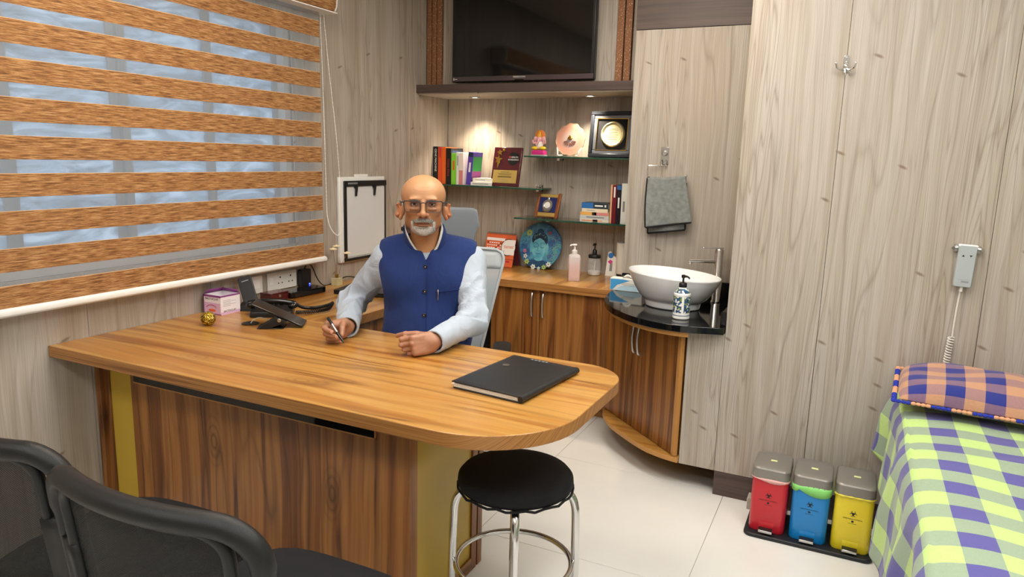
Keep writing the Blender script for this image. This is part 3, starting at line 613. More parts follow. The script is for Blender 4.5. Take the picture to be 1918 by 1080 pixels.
# sheet: across coordinate s (m) runs from the left hem over the top to the right hem, along coordinate y
rn = np.random.RandomState(3); ph = rn.rand(12)*6.28
def sheet(u, v):
    y = .80 + 2.235*v; drop = .34 + .05*math.sin(y*2.1+ph[0]) - .06*max(0, (y-2.6))/.4
    s = -drop + u*(drop+.715+.30)
    if s < 0:
        d = -s; k = min(1, d/.10)
        f = .018*math.sin(y*17+ph[1]+2.*d)*min(1, d/.22) + .012*math.sin(y*31+ph[2])*min(1, d/.3) + .010*math.sin(y*7.3+ph[3])*k
        out = .022*math.sin(min(1, d/.05)*PI/2) + .05*d + f + .03*max(0., y-2.8)/.235*k
        return (2.722-out, y + .01*math.sin(d*14+y*9), .612 - d*.985 + .012*math.exp(-d/.03) - .012)
    if s < .715:
        e = min(s, .715-s); z = .612+.003*math.sin(s*13+y*4)+.0025*math.sin(s*7-y*11+1) - .012*math.exp(-e/.02)
        z += .006*math.exp(-((y-2.36-.10*s)/.035)**2)
        return (2.722+s, y, z)
    d = s-.715; return (3.437+.02*math.sin(min(1, d/.05)*PI/2)+.01*math.sin(y*15), y, .60-d)
def sheet_uv(u, v):
    y = .80+2.235*v; drop = .34 + .05*math.sin(y*2.1+ph[0]) - .06*max(0, (y-2.6))/.4
    return (-drop+u*(drop+1.015)+.042+2, y+.02+.012*math.sin(u*30))
o = uv_build(sheet, sheet_uv, 130, 150, 'bed_sheet', 'sheet_plaid', None, smooth=180, solid=.0015, offset=1)
tag(o, 'lime and purple checked cotton sheet draped over the examination couch', 'bed sheet')
t = thing('pillow', 'blue and peach checked pillow with a scalloped edge on the couch', 'pillow', (2.99, 2.865, .634), math.radians(-3), rot=(math.radians(6), 0, math.radians(-4)))
PW, PH, PT = .295, .165, .066
def pil(side):
    def f(u, v):
        x, y = (2*u-1), (2*v-1); h = max(0, (1-abs(x)**2.6))**.42*max(0, (1-abs(y)**2.6))**.42
        sag = .012*math.sin(x*5+1)*math.cos(y*3)*h; k = 1-.05*(abs(x)*abs(y))**2
        z = PT*.72 + (PT*1.1*h+sag if side > 0 else -PT*.72*h*.98)
        return (x*PW*k*(1-.02*(1-abs(y))), y*PH*k*(1-.03*(1-abs(x))), z)
    return f
for sd_ in (1, -1): uv_build(pil(sd_), lambda u, v: (u*PW*2+.03, v*PH*2+.115), 60, 40, 'case', 'pillow_plaid', t, smooth=180)
mat('fringe_blue', '#2333a0', .9); mat('fringe_peach', '#d29c78', .9)
fr = MB(); per = []
for k in range(40): per.append((-PW+2*PW*k/40, -PH))
for k in range(22): per.append((PW, -PH+2*PH*k/22))
for k in range(40): per.append((PW-2*PW*k/40, PH))
for k in range(22): per.append((-PW, PH-2*PH*k/22))
for k, (x, y) in enumerate(per): fr.ell((x*1.012, y*1.02, PT*.72-.006), (.0095, .0085, .006), 8, 5, mi=((k//4) % 2))
fo = fr.build('scalloped_edge', ['fringe_blue', 'fringe_peach'], t); fo['kind'] = 'stuff'
# pedal bins
mat('bin_lid', '#8d8984', .38, .45, bump=.05); mat('bin_base', '#1c1f24', .5); mat('price_tag', '#dfe7a0', .6)
t = thing('bin_tray', 'long dark plastic tray under the three pedal bins', 'tray', (2.452, 2.885, 0))
MB().prism(rrect(-.232, .232, -.118, .118, .03), 0.0005, .016).build('plate', 'bin_base', t, bev=.004)
def biohazard(mb, c, r, y):
    for k in range(3):
        a = PI/2+2*PI*k/3; ctr = (c[0]+.62*r*math.cos(a), c[1]+.62*r*math.sin(a)); pts = []
        for j in range(19):
            b = a+math.radians(38)+math.radians(284)*j/18
            pts.append((ctr[0]+.5*r*math.cos(b), y, ctr[1]+.5*r*math.sin(b)))
        mb.tube(pts, [.0006+.0011*math.sin(PI*j/18) for j in range(19)], 5)
    mb.tube([(c[0]+.36*r*math.cos(2*PI*j/18), y, c[1]+.36*r*math.sin(2*PI*j/18)) for j in range(18)], .0007, 5, closed=True)
def make_bin(x, col, label, liner, lname):
    t = thing('pedal_bin', label, 'bin', (x, 2.892, .0165), 0, 'colour-coded pedal bins')
    mb_ = mat('bin_'+lname, col, .32, coat=.2); w, d = .0675, .093
    loft(MB(), [rr3(-w+.003, w-.003, -d+.003, d-.003, .022, 0), rr3(-w, w, -d, d, .024, .006), rr3(-w, w, -d, d, .024, .222)]).build('body', mb_, t)
    loft(MB(), [rr3(-w-.002, w+.002, -d-.002, d+.002, .026, .222), rr3(-w-.003, w+.003, -d-.003, d+.003, .026, .226), rr3(-w-.002, w+.002, -d-.002, d+.002, .026, .260), rr3(-w+.001, w-.001, -d+.001, d-.001, .025, .2645),
                rr3(-w+.006, w-.006, -d+.006, d-.006, .022, .2670), rr3(-w+.03, w-.03, -d+.03, d-.03, .014, .2700)]).build('lid', 'bin_lid', t, smooth=28)
    MB().box(-.010, .014, -.018, -.004, .2706, .2713).build('price_tag', 'price_tag', t)
    bz = MB(); biohazard(bz, (0, .155), .0115, -d-.0005); bz.build('biohazard_sign', 'ink', t)
    text('INFECTIOUS MATERIAL', .0062, (0, -d-.0004, .134), FRONT, 'ink', t, sx=1.05)
    MB().box(-.004, .004, -d-.0006, -d, .121, .128).box(-.014, .014, -d-.0005, -d, .1155, .1165).build('printed_mark', 'ink', t)
    MB().box(-.027, .027, -d-.0008, -d+.001, .006, .043).build('pedal_slot', mb_, t)
    MB().box(-.026, .026, -d-.026, -d, .012, .018).box(-.026, .026, -d-.027, -d-.024, .008, .018).build('pedal', 'steel', t, bev=.002)
    MB().box(-.026, .026, -d-.024, -d, .018, .0205).build('pedal_pad', 'black_plastic', t)
    lm = mat('liner_'+lname, liner, .35, alpha=.9)
    prof = rrect(-w-.003, w+.003, -d-.003, d+.003, .027, 6); P = []
    n = len(prof); den = []
    for i in range(n):
        a = Vector(prof[i]); b = Vector(prof[(i+1) % n]); k = max(1, int((b-a).length/.006))
        for j in range(k): den.append(a+(b-a)*j/k)
    def ring(dz, amp, off):
        out = []
        for i, p in enumerate(den):
            nx = p.normalized(); hang = {'green': .010+.024*max(0, math.sin(p.x*22+1.0))*(p.y < 0)+.012*(p.x < -.05), 'pink': .008+.006*math.sin(p.x*40+1), 'lemon': .006+.003*math.sin(i*1.3)}[liner_key]
            out.append((p.x+nx.x*(off*.6+.0008*math.sin(i*1.7)), p.y+nx.y*(off*.6+.0008*math.sin(i*2.1)), .2225-dz*hang))
        return out
    liner_key = {'red': 'pink', 'blue': 'green', 'yellow': 'lemon'}[lname]
    loft(MB(), [ring(-.2, 0, 0), ring(.3, 0, .002), ring(1., 0, .0025)], cap=False).build('bag_liner', lm, t, smooth=60, solid=.0006)
    return t
make_bin(2.452-.1505, '#c8202f', 'red pedal bin with a grey lid, leftmost of the three', '#f0b8b4', 'red')
make_bin(2.452, '#0d83cf', 'blue pedal bin with a green bag liner showing', '#8fe07a', 'blue')
make_bin(2.452+.1505, '#ecd62a', 'yellow pedal bin nearest the couch', '#e9d94a', 'yellow')
t = thing('wooden_block', 'small pale slatted wooden block behind the red bin', 'block', (2.215, 3.03, 0))
MB().box(-.012, .012, -.03, .03, 0, .05).build('block', 'pine_y', t)
for k in range(4): MB().box(-.0135, -.012, -.03, .03, .006+.011*k, .013+.011*k).build('slat', 'paper', t)
# ================================================================== basin and washing things
mat('ceramic', '#eef0f1', .08, coat=.6)
t = thing('wash_basin', 'oval white ceramic vessel basin standing on the black granite', 'basin', (1.742, 3.375, .7648), math.radians(-6))
def bowl(u, v):
    a = 2*PI*u
    #  outer foot -> rim -> inner bottom
    prof = [(.0, .0), (.55, .0), (.585, .003), (.60, .02), (.61, .03), (.72, .05), (.84, .085), (.94, .125), (.99, .152), (1.0, .158), (.992, .1635), (.972, .163), (.955, .155), (.90, .125), (.80, .085), (.62, .05), (.35, .036), (.0, .032)]
    f = v*(len(prof)-1); i = min(int(f), len(prof)-2); fr = f-i
    r = prof[i][0]*(1-fr)+prof[i+1][0]*fr; z = prof[i][1]*(1-fr)+prof[i+1][1]*fr
    lift = 1+.10*(-math.cos(a))*min(1, z/.1)*.7
    return (.224*r*math.cos(a), .170*r*math.sin(a), z*lift)
MB().grid(bowl, 64, 52, cu=True).build('bowl', 'ceramic', t, smooth=80)
MB().lathe([(.002, .0345), (.022, .0345), (.024, .037), (.002, .039)], n=20).build('drain', 'chrome', t)
st = MB(); a0 = -1.05
for k, (w_, z_) in enumerate(((.075, .128), (.06, .1225), (.078, .113), (.055, .1075), (.07, .098), (.05, .0925))):
    aa = a0; n_ = 8; pts = []
    for j in range(n_):
        a = a0+.06+(w_/.20)*j/(n_-1)
        for (r0, z0), (r1, z1) in zip([(.72, .05), (.84, .085), (.94, .125)], [(.84, .085), (.94, .125), (.99, .152)]):
            if z0 <= z_ <= z1: r = r0+(r1-r0)*(z_-z0)/(z1-z0)
        pts.append((.2245*r*math.cos(a), .1705*r*math.sin(a), z_))
    st.tube(pts, .0007, 4)
so = st.build('printed_sticker', 'grey_ink', t); so['kind'] = 'stuff'
t = thing('basin_tap', 'tall chrome single-lever tap behind the basin', 'tap', (1.905, 3.615, .7648), math.radians(-157))
MB().lathe([(.027, 0), (.027, .006), (.0225, .01), (.022, .262), (.018, .268), (.002, .269)], n=28).build('body', 'chrome', t, smooth=50)
loft(MB(), [[(.015, y, z) for y, z in rrect(-.014, .014, .196, .216, .005)], [(.09, y, z) for y, z in rrect(-.013, .013, .197, .214, .005)], [(.150, y, z) for y, z in rrect(-.012, .012, .198, .213, .005)]]).cyl((.138, 0, .198), (.138, 0, .188), .009, n=16).build('spout', 'chrome', t, smooth=50)
MB().prism(rrect(-.02, .088, -.012, .012, .008), .2705, .276).build('lever', 'chrome', t, bev=.002)
m = bpy.data.materials.new('soap_label'); m.use_nodes = True; MATS['soap_label'] = m; q = NT(m); tc = q.n('ShaderNodeTexCoord').outputs['Object']
v = q.n('ShaderNodeTexVoronoi'); v.inputs['Scale'].default_value = 105; q.l(tc, v.inputs['Vector']); sc_ = q.n('ShaderNodeSeparateColor'); q.l(v.outputs['Color'], sc_.inputs[0])
c = q.ramp(sc_.outputs[0], [(0, '#f2f4f2'), (.35, '#3c6b9c'), (.5, '#9db04a'), (.66, '#f0efe0'), (.8, '#27527f'), (.92, '#7d9a3c')], 'CONSTANT')
c = q.mix(q.ramp(v.outputs['Distance'], [(.5, (0., 0., 0.)), (.6, (1., 1., 1.))]), c, '#23476b'); q.l(c, q.b.inputs['Base Color']); q.b.inputs['Roughness'].default_value = .35
t = thing('soap_dispenser', 'patterned blue and green soap bottle with a black pump before the basin', 'soap bottle', (1.838, 3.135, .7648), math.radians(20))
MB().lathe([(.001, 0), (.034, 0), (.037, .004), (.037, .012), (.0365, .014), (.0365, .105), (.037, .107), (.037, .113), (.035, .116), (.018, .138), (.0165, .142)], n=40).build('bottle', 'white_plastic', t)
MB().lathe([(.0371, .030), (.0371, .102)], n=40, cap=False).build('label_band', 'soap_label', t)
MB().lathe([(.0345, .1175), (.0195, .1368)], n=40, cap=False).build('shoulder_band', 'soap_label', t)
MB().lathe([(.0374, .016), (.0374, .019)], n=40, cap=False).build('rim_line', mat('blue_ink', '#2d5684', .5), t)
lp = []
for k in range(4): a = -PI/2+(k-1.5)*.09; lp.append((.0376*math.cos(a), .0376*math.sin(a)))
MB().add([(x, y, .024) for x, y in lp]+[(x, y, .103) for x, y in lp], [(i, i+1, i+5, i+4) for i in range(3)]).build('label_strip', 'white_ink', t)
MB().lathe([(.0165, .141), (.0175, .142), (.0175, .158), (.015, .161), (.006, .163), (.0045, .164), (.0045, .182), (.009, .184), (.009, .196), (.002, .198)], n=20).tube([(0, 0, .190), (.014, -.01, .191), (.022, -.016, .187), (.024, -.017, .181)], [.006, .005, .004, .0035], 8).build('pump', 'black_plastic', t, smooth=50)
t = thing('tissue_box', 'white and blue tissue box on the granite left of the basin', 'box', (1.432, 3.668, .7648), math.radians(-2))
MB().box(-.09, .09, -.028, .028, 0, .066).build('carton', 'paper', t, bev=.001)
mat('box_blue', '#4aa3df', .5); mat('box_pale', '#bfe0f2', .5)
MB().prism([(-.088, .002), (-.075, .002), (-.05, .03), (.0, .05), (.02, .058), (-.02, .062), (-.088, .060)], -.0287, -.0281, 'xz').build('printed_swirl', 'box_blue', t)
MB().prism([(-.06, .002), (.088, .002), (.088, .02), (.04, .035), (-.03, .025)], -.0286, -.0281, 'xz').build('printed_swirl', 'box_pale', t)
for k in range(3): MB().box(-.035+.01*k, .05, -.0288, -.0286, .040-.006*k, .0415-.006*k).build('printed_line', 'grey_ink', t)
MB().grid(lambda u, v: (-.03+.06*u, -.012+.024*v, .066+.022*math.sin(PI*u)*(.6+.4*math.sin(6*v))), 8, 5).build('tissue', 'paper', t, solid=.0006)
t = thing('leaflet_card', 'white standing card with blue and pink figures beside the towel roll', 'card', (1.19, 4.105, ZT), 0, rot=(math.radians(-8), 0, math.radians(4)))
MB().prism([(-.03, 0), (.04, 0), (.04, .11), (.012, .125), (-.004, .15), (-.02, .145), (-.025, .10)], -.001, .001, 'xz').build('card', 'paper', t)
mat('card_blue', '#2d7fd0', .5); mat('card_pink', '#d63c8a', .5)
MB().ell((-.003, -.002, .125), (.016, .001, .017), 14, 8).build('printed_figure', 'card_blue', t); MB().prism([(-.02, .085), (-.004, .10), (.012, .088), (-.002, .072)], -.002, -.0012, 'xz').build('printed_figure', 'card_pink', t)
MB().box(-.006, .01, -.0018, -.0012, .03, .08).build('printed_figure', 'grey_ink', t)
t = thing('paper_towel_roll', 'white kitchen towel roll on a thin wire stand', 'towel roll', (1.258, 4.118, ZT))
MB().lathe([(.010, .02), (.036, .02), (.0365, .022), (.0365, .205), (.036, .207), (.010, .207)], n=32).build('roll', 'paper', t, bev=.001)
MB().tube([(.04*math.cos(2*PI*k/24), .04*math.sin(2*PI*k/24), .004) for k in range(24)], .0025, 6, closed=True).tube([(0, .04, .004), (0, 0, .006), (0, 0, .25), (.004, 0, .275), (.014, 0, .282), (.02, 0, .27)], .0022, 6).build('stand', 'steel', t)
m = mat('bottle_clear', '#f2eeee', .15, alpha=.55); mat('pink_soap', '#e58d97', .3, sss=.2)
t = thing('sanitizer_bottle', 'clear square pump bottle half full of pink liquid', 'pump bottle', (1.062, 3.825, ZT), math.radians(28))
loft(MB(), [rr3(-.032, .032, -.024, .024, .008, 0), rr3(-.034, .034, -.026, .026, .009, .004), rr3(-.034, .034, -.026, .026, .009, .135), rr3(-.030, .030, -.022, .022, .012, .150), rr3(-.014, .014, -.014, .014, .0139, .158), rr3(-.013, .013, -.013, .013, .0129, .166)]).build('bottle', 'bottle_clear', t, smooth=50)
loft(MB(), [rr3(-.031, .031, -.023, .023, .008, .002), rr3(-.0325, .0325, -.0245, .0245, .009, .005), rr3(-.0325, .0325, -.0245, .0245, .009, .100)]).build('liquid', 'pink_soap', t)
MB().lathe([(.0155, .158), (.016, .16), (.016, .175), (.010, .179), (.006, .181), (.005, .20), (.011, .203), (.014, .207), (.012, .212), (.002, .213)], n=20).tube([(0, 0, .207), (-.02, -.012, .208), (-.03, -.018, .203)], [.005, .0045, .004], 8).build('pump', 'white_plastic', t, smooth=50)
t = thing('mason_jar_dispenser', 'glass jar dispenser with a black pump lid and white lotion', 'dispenser', (1.094, 4.085, ZT))
m = mat('jar_glass', '#eef3f2', .05, alpha=.28)
MB().lathe([(.002, .001), (.036, .001), (.040, .006), (.041, .03), (.041, .08), (.036, .098), (.034, .108)], n=32).build('jar', 'jar_glass', t, smooth=50)
MB().lathe([(.002, .003), (.036, .003), (.0385, .007), (.039, .026), (.002, .027)], n=28).build('lotion', 'white_plastic', t)
MB().lathe([(.002, .106), (.037, .106), (.038, .108), (.038, .122), (.036, .125), (.014, .127), (.013, .15), (.009, .156), (.0045, .158), (.0045, .18), (.008, .182), (.008, .194), (.002, .195)], n=28).tube([(0, 0, .188), (.0, -.02, .19), (.0, -.03, .185)], [.006, .0055, .005], 8).build('pump_lid', 'black_plastic', t, smooth=50)
MB().cyl((0, 0, .02), (.006, 0, .106), .003, n=8).build('dip_tube', 'white_plastic', t)
# ================================================================== towel, hooks
t = thing('towel_holder', 'chrome stick-on towel holder with a wire ring on the basin wall', 'towel holder', (1.575, 3.7195, 1.48))
MB().prism(rrect(-.021, .021, -.043, .045, .006), -.004, 0, 'xz').build('plate', 'chrome', t, bev=.001)
MB().cyl((.0, -.004, .013), (.0, -.014, .013), .0135, n=24).build('knob', 'steel', t, bev=.003)
for x in (-.012, .010): MB().tube([(x, -.004, -.022), (x, -.016, -.03), (x, -.018, -.044), (x, -.010, -.05)], .004, 8).build('hook', 'chrome', t)
MB().tube(curve_pts([(.022, -.017, -.048), (-.03, -.018, -.050), (-.075, -.022, -.051), (-.0785, -.03, -.055), (-.078, -.035, -.085), (-.072, -.04, -.12), (-.06, -.042, -.122), (.05, -.042, -.107), (.125, -.042, -.1), (.128, -.04, -.09)], 5), .0022, 8).build('ring_wire', 'chrome', t)
mat('towel_grey', '#868b89', .95, sheen=.5, bump=1.0, bscale=420, var=.35, vscale=45); mat('towel_hem', '#101113', .8)
t = thing('hand_towel', 'grey plush towel with black piping folded over the wire ring', 'towel', (1.61, 3.675, 1.37))
def tw(u, v):
    # v: 0 front hem .. .48 top fold .. 1 back hem
    if v < .48:
        k = 1-v/.48; x = (-.103+.010*k-.005*math.sin(k*3))+u*(.192+.038*k+.006*math.sin(k*2.5)); z = .012*u+.004*math.sin(u*9)*(1-k)-.258*k+.028*u*k
        return (x, -.018-.012*math.sin(u*5.5+k*2.2)*k-.010*k*(1-u), z)
    k = (v-.48)/.52; x = (-.103+.008*k)+u*(.192+.005*k); z = .012*u+.004*math.sin(u*9)*(1-k)-.292*k+.02*u*k
    return (x, .012+.010*math.sin(u*4+k*2)*k, z-.0)
MB().grid(tw, 30, 50).build('cloth', 'towel_grey', t, smooth=180, solid=.006)
hem = MB().tube([tw(0, j/60) for j in range(61)], .005, 8).tube([tw(i/30, 0) for i in range(31)], .005, 8).tube([tw(i/30, 1) for i in range(31)], .005, 8).tube([tw(1, .48+.52*j/30) for j in range(4, 31)], .005, 8)
hem.build('piping', 'towel_hem', t)
t = thing('robe_hook', 'small chrome double coat hook on the panelled wall', 'hook', (2.404, 3.0695, 1.835))
MB().prism(rrect(-.009, .009, -.03, .03, .008), -.003, 0, 'xz').build('plate', 'chrome', t, bev=.001)
MB().ell((0, -.008, -.012), (.009, .010, .011), 16, 10).build('boss', 'chrome', t)
for s in (-1, 1): MB().tube(curve_pts([(0, -.008, -.018), (s*.014, -.02, -.026), (s*.028, -.03, -.020), (s*.034, -.033, -.004)], 5), .0035, 8).ell((s*.034, -.033, -.003), .005, 8, 6).build('prong', 'chrome', t)
MB().tube([(0, -.01, -.02), (0, -.02, -.036), (0, -.018, -.044)], .004, 8).build('prong', 'chrome', t)
for z in (.020, .005): MB().ell((0, -.003, z), (.003, .0015, .003), 8, 6).build('screw', 'steel', t)
t = thing('couch_remote', 'grey hand control with coiled cable hanging on the panelled wall', 'remote control', (2.8745, 3.05, 1.105), rot=(0, math.radians(1.5), 0))
mat('remote_grey', '#a9b1b3', .5)
loft(MB(), [[(x, -.014, z) for x, z in rrect(-.027, .027, -.075, .075, .006)], [(x, -.010, z) for x, z in rrect(-.029, .029, -.077, .077, .006)], [(x, .008, z) for x, z in rrect(-.029, .029, -.077, .077, .006)]]).build('body', 'remote_grey', t, bev=.001)
MB().box(-.031, .031, -.013, .012, .070, .079).build('top_cap', 'white_plastic', t, bev=.003)
MB().prism([(-.017, .035), (-.007, .035), (-.012, .042)], -.0149, -.0141, 'xz').build('arrow', 'ink', t); MB().prism([(.007, .042), (.017, .042), (.012, .035)], -.0149, -.0141, 'xz').build('arrow', 'ink', t)
MB().box(-.018, .020, -.0147, -.0141, -.050, -.049).box(-.006, .018, -.0147, -.0141, -.060, -.053).build('printed_mark', 'grey_ink', t)
for s in (-1, 1): MB().tube([(s*.025, .004, .066), (s*.042, .004, .064), (s*.046, -.004, .062)], .006, 8).build('bracket_prong', 'steel', t)
MB().box(-.04, .04, .010, .0195, .05, .075).build('bracket', 'steel', t)
co = curve_pts([(0, 0, -.077), (-.001, .004, -.10), (-.002, .006, -.18), (-.001, .006, -.27)], 8)
hel = [(-.004-.002*k/120+.0095*math.cos(2*PI*k/10), .002+.0095*math.sin(2*PI*k/10), -.27-.12*k/120) for k in range(121)]
MB().tube(co, .0028, 8).tube(hel, .0026, 6).lathe([(.006, -.095), (.006, -.077)], n=12).build('cable', mat('cable_white', '#dcdad3', .5), t)
# ================================================================== desk things
t = thing('leather_folder', 'black leather conference folder with papers on the desk end', 'folder', (1.588, 1.955, ZT), math.radians(-6))
m = mat('leather', '#1b1d20', .34, bump=.35, bscale=700)
MB().prism(rrect(-.122, .122, -.18, .18, .012), .0008, .004).build('back_cover', 'leather', t, bev=.001)
MB().grid(lambda u, v: (-.122+.246*u, -.18+.36*v, .019+.0035*math.sin(PI*u)*math.sin(PI*v)+.002*(1-u)), 14, 14).build('front_cover', 'leather', t, solid=.0035, bev=.0008)
sp = [(.118+.012*math.sin(PI*k/8), .0115-.0105*math.cos(PI*k/8)) for k in range(9)]
MB().prism(sp+[(.116, .022), (.116, .001)], -.18, .18, 'xz').build('spine', 'leather', t, smooth=60)
for k in range(5): MB().box(-.118+.003*(k % 3)-.006*(k == 3), .110, -.176-.002*(k % 2), .172, .0045+.0024*k, .0064+.0024*k).build('paper_sheaf', 'paper', t)
MB().prism(rrect(-.136, -.10, .0, .03, .008), .010, .013).build('strap', 'leather', t)
MB().lathe([(.002, .0228), (.011, .0228), (.012, .0236), (.010, .0242), (.002, .0244)], (-.075, .055, .0015), n=20).build('round_badge', 'steel', t)
for k in range(5): MB().box(-.045+.014*k, -.037+.014*k, .161, .169, .0228, .0234).build('embossed_mark', 'grey_ink', t)
t = thing('gold_ball', 'small glittery gold ball paperweight on the desk', 'ornament', (.222, 1.968, ZT))
m = bpy.data.materials.new('gold_glitter'); m.use_nodes = True; MATS['gold_glitter'] = m; q = NT(m); tc = q.n('ShaderNodeTexCoord').outputs['Object']
v = q.n('ShaderNodeTexVoronoi'); v.inputs['Scale'].default_value = 330; q.l(tc, v.inputs['Vector']); sc_ = q.n('ShaderNodeSeparateColor'); q.l(v.outputs['Color'], sc_.inputs[0])
q.l(q.ramp(sc_.outputs[0], [(0, '#5d4708'), (.35, '#a8871c'), (.65, '#d9bc3a'), (.9, '#fff2a8')], 'CONSTANT'), q.b.inputs['Base Color']); q.b.inputs['Metallic'].default_value = .7; q.b.inputs['Roughness'].default_value = .25; q.bump(v.outputs['Distance'], .8, .002)
MB().ell((0, 0, .0285), .0285, 28, 18).build('ball', 'gold_glitter', t, smooth=90); MB().lathe([(.008, 0), (.012, .001), (.012, .003), (.008, .004)], n=20).build('foot', 'gold', t)
t = thing('carton_box', 'small white and purple open carton against the window wall', 'box', (.075, 2.172, ZT), 0)
mat('carton_purple', '#8a3f86', .6); mat('carton_pink', '#d9b6da', .6); mat('carton_white', '#f0eaf0', .6)
wa = MB().box(-.052, .05, -.052, -.0505, 0, .083).box(-.052, .05, .0505, .052, 0, .083).box(-.052, -.0505, -.0505, .0505, 0, .083).box(.0485, .05, -.0505, .0505, 0, .083).box(-.052, .05, -.052, .052, 0, .001)
wa.build('carton', 'carton_white', t)
for k, (a, b) in enumerate(((-.052, .05), )): MB().box(a, b, -.0525, -.0521, 0, .004).box(a, b, -.0525, -.0521, .074, .083).box(a, a+.004, -.0525, -.0521, 0, .083).build('printed_border', 'carton_purple', t)
MB().box(-.048, .046, -.0524, -.0521, .004, .05).box(.0501, .0504, -.052, .052, .0, .012).build('printed_panel', 'carton_pink', t)
MB().box(.0501, .0505, -.052, .052, .076, .083).build('printed_border', 'carton_purple', t)
MB().add([(-.05, .05, .082), (.049, .05, .082), (.045, .04, .098), (-.046, .04, .098)], [(0, 1, 2, 3)]).build('flap', 'carton_purple', t, solid=.001)
MB().add([(-.05, -.05, .082), (-.05, .05, .082), (-.035, .045, .1), (-.035, -.045, .1)], [(0, 1, 2, 3)]).build('flap', 'carton_purple', t, solid=.001)
text('BACTOCLAV', .013, (-.002, -.0527, .066), FRONT, 'ink', t); text('BACTOCLAV', .0115, (.0506, -.005, .014), RIGHTF, 'ink', t)
MB().tube([(.03*math.cos(a)-.005, -.0528, .024+.016*math.sin(a)) for a in np.linspace(.3, 2.9, 14)], .0012, 5).build('printed_swirl', 'red_ink', t)
MB().ell((-.002, -.0526, .017), (.022, .0006, .006), 14, 6).build('printed_swirl', 'orange_ink', t)
for k in range(5): MB().box(.0501, .0504, -.04, .0+.03*(k % 2), .036+.006*k, .0372+.006*k).build('printed_line', 'grey_ink', t)
t = thing('cordless_handset', 'black cordless handset leaning upright in its cradle at the window wall', 'telephone', (.138, 2.268, ZT), math.radians(30))
Mh = Matrix.Translation((-.012, .024, .072)) @ Matrix.Rotation(math.radians(-28), 4, 'X') @ Matrix.Rotation(math.radians(-20), 4, 'Y')
hb = MB(); loft(hb, [[tuple(Mh @ Vector((x, y, z))) for x, z in rrect(-.030, .030, -.078, .078, .012)] for y in (-.007, .007)]); hb.build('handset', 'black_plastic', t, bev=.003)
MB().obox(Mh @ Matrix.Translation((.0, -.0075, .055)), .03, .0008, .004).build('printed_logo', 'grey_ink', t)
loft(MB(), [rr3(-.042, .042, -.035, .05, .01, 0), rr3(-.038, .038, -.03, .048, .01, .022), rr3(-.034, .034, -.012, .046, .01, .034)]).build('cradle', 'black_plastic', t, bev=.002)
t = thing('desk_telephone', 'black corded desk telephone with its handset lying across', 'telephone', (.288, 2.247, ZT), math.radians(38))
loft(MB(), [rr3(-.085, .085, -.06, .06, .012, 0), rr3(-.088, .088, -.062, .062, .012, .006), [(x, y, .022+.028*(y+.062)/.124) for x, y in rrect(-.084, .084, -.058, .058, .012, 5)]]).build('base', 'black_plastic', t, bev=.002)
hs = [Vector((-.095, -.01, .052)), Vector((-.08, -.01, .056)), Vector((-.04, -.01, .060)), Vector((.0, -.01, .061)), Vector((.04, -.01, .059)), Vector((.08, -.01, .052)), Vector((.095, -.01, .045))]
MB().tube(curve_pts(hs, 4), [.013]*5+[.0125]*15+[.013]*5, 10).ell((-.085, -.01, .045), (.021, .019, .014), 14, 8).ell((.085, -.01, .041), (.021, .019, .014), 14, 8).build('handset', 'black_gloss', t, smooth=60)
for r_ in range(3):
    for c_ in range(3): MB().box(-.012+.02*c_, .002+.02*c_, .012+.015*r_, .022+.015*r_, .038+.003*r_, .045+.003*r_).build('key', 'chair_dark', t, bev=.001)
cc = curve_pts([(.10, -.008, .045), (.125, .0, .03), (.15, .03, .02), (.17, .02, .022), (.20, .03, .024), (.235, .045, .03), (.25, .055, .035), (.235, .03, .018), (.20, .0, .014), (.15, -.02, .013), (.10, -.02, .013)], 40)
hl = []
for k, p in enumerate(cc):
    a = k*1.05; hl.append(p+Vector((.006*math.cos(a)*.6, -.006*math.cos(a)*.6, .0065*math.sin(a)+.0)))
MB().tube(hl, .0024, 6).build('coiled_cord', 'black_plastic', t)
t = thing('phone_stand', 'folding black stand with a dark slate display tilted on the desk', 'stand', (.455, 2.105, ZT), math.radians(33))
Ms = Matrix.Translation((0.005, .01, .0520)) @ Matrix.Rotation(math.radians(25), 4, 'Y')
MB().obox(Ms, .215, .105, .008).build('tablet', 'black_gloss', t, bev=.003)
MB().prism([(-.070, .0005), (-.028, .0005), (.045, .030), (.004, .046)], -.055, .03, 'xz').build('strut', 'black_plastic', t, bev=.001)
MB().prism(rrect(-.072, .03, -.055, .03, .006), .0005, .0035).build('foot', 'black_plastic', t, bev=.001)
MB().cyl((.016, -.0551, .036), (.016, -.060, .036), .0075, n=18).build('hinge', 'steel', t, bev=.001)
t = thing('cable_grommet', 'round black cable grommet set in the desk with a white cable', 'grommet', (.335, 2.075, ZT))
MB().lathe([(.001, .0005), (.033, .0005), (.034, .003), (.028, .005), (.001, .005)], n=28).build('cap', 'black_plastic', t)
MB().tube(curve_pts([(.005, .0, .004), (.015, .005, .018), (.04, .012, .028), (.075, .02, .024), (.10, .03, .008)], 8), .0022, 8).build('cable', 'cable_white', t)
t = thing('maroon_box', 'small maroon lacquered box by the wall sockets', 'box', (.070, 2.485, ZT), math.radians(-3))
mat('maroon', '#4a1418', .25, coat=.4); MB().box(-.035, .035, -.055, .055, 0, .032).build('body', 'maroon', t, bev=.002); MB().box(-.036, .036, -.056, .056, .0325, .040).build('lid', 'maroon', t, bev=.002); MB().box(.0351, .038, -.006, .006, .018, .030).build('clasp', 'steel', t, bev=.001)
t = thing('network_box', 'flat black electronics box below the sockets', 'electronics', (.088, 2.655, ZT), math.radians(-4))
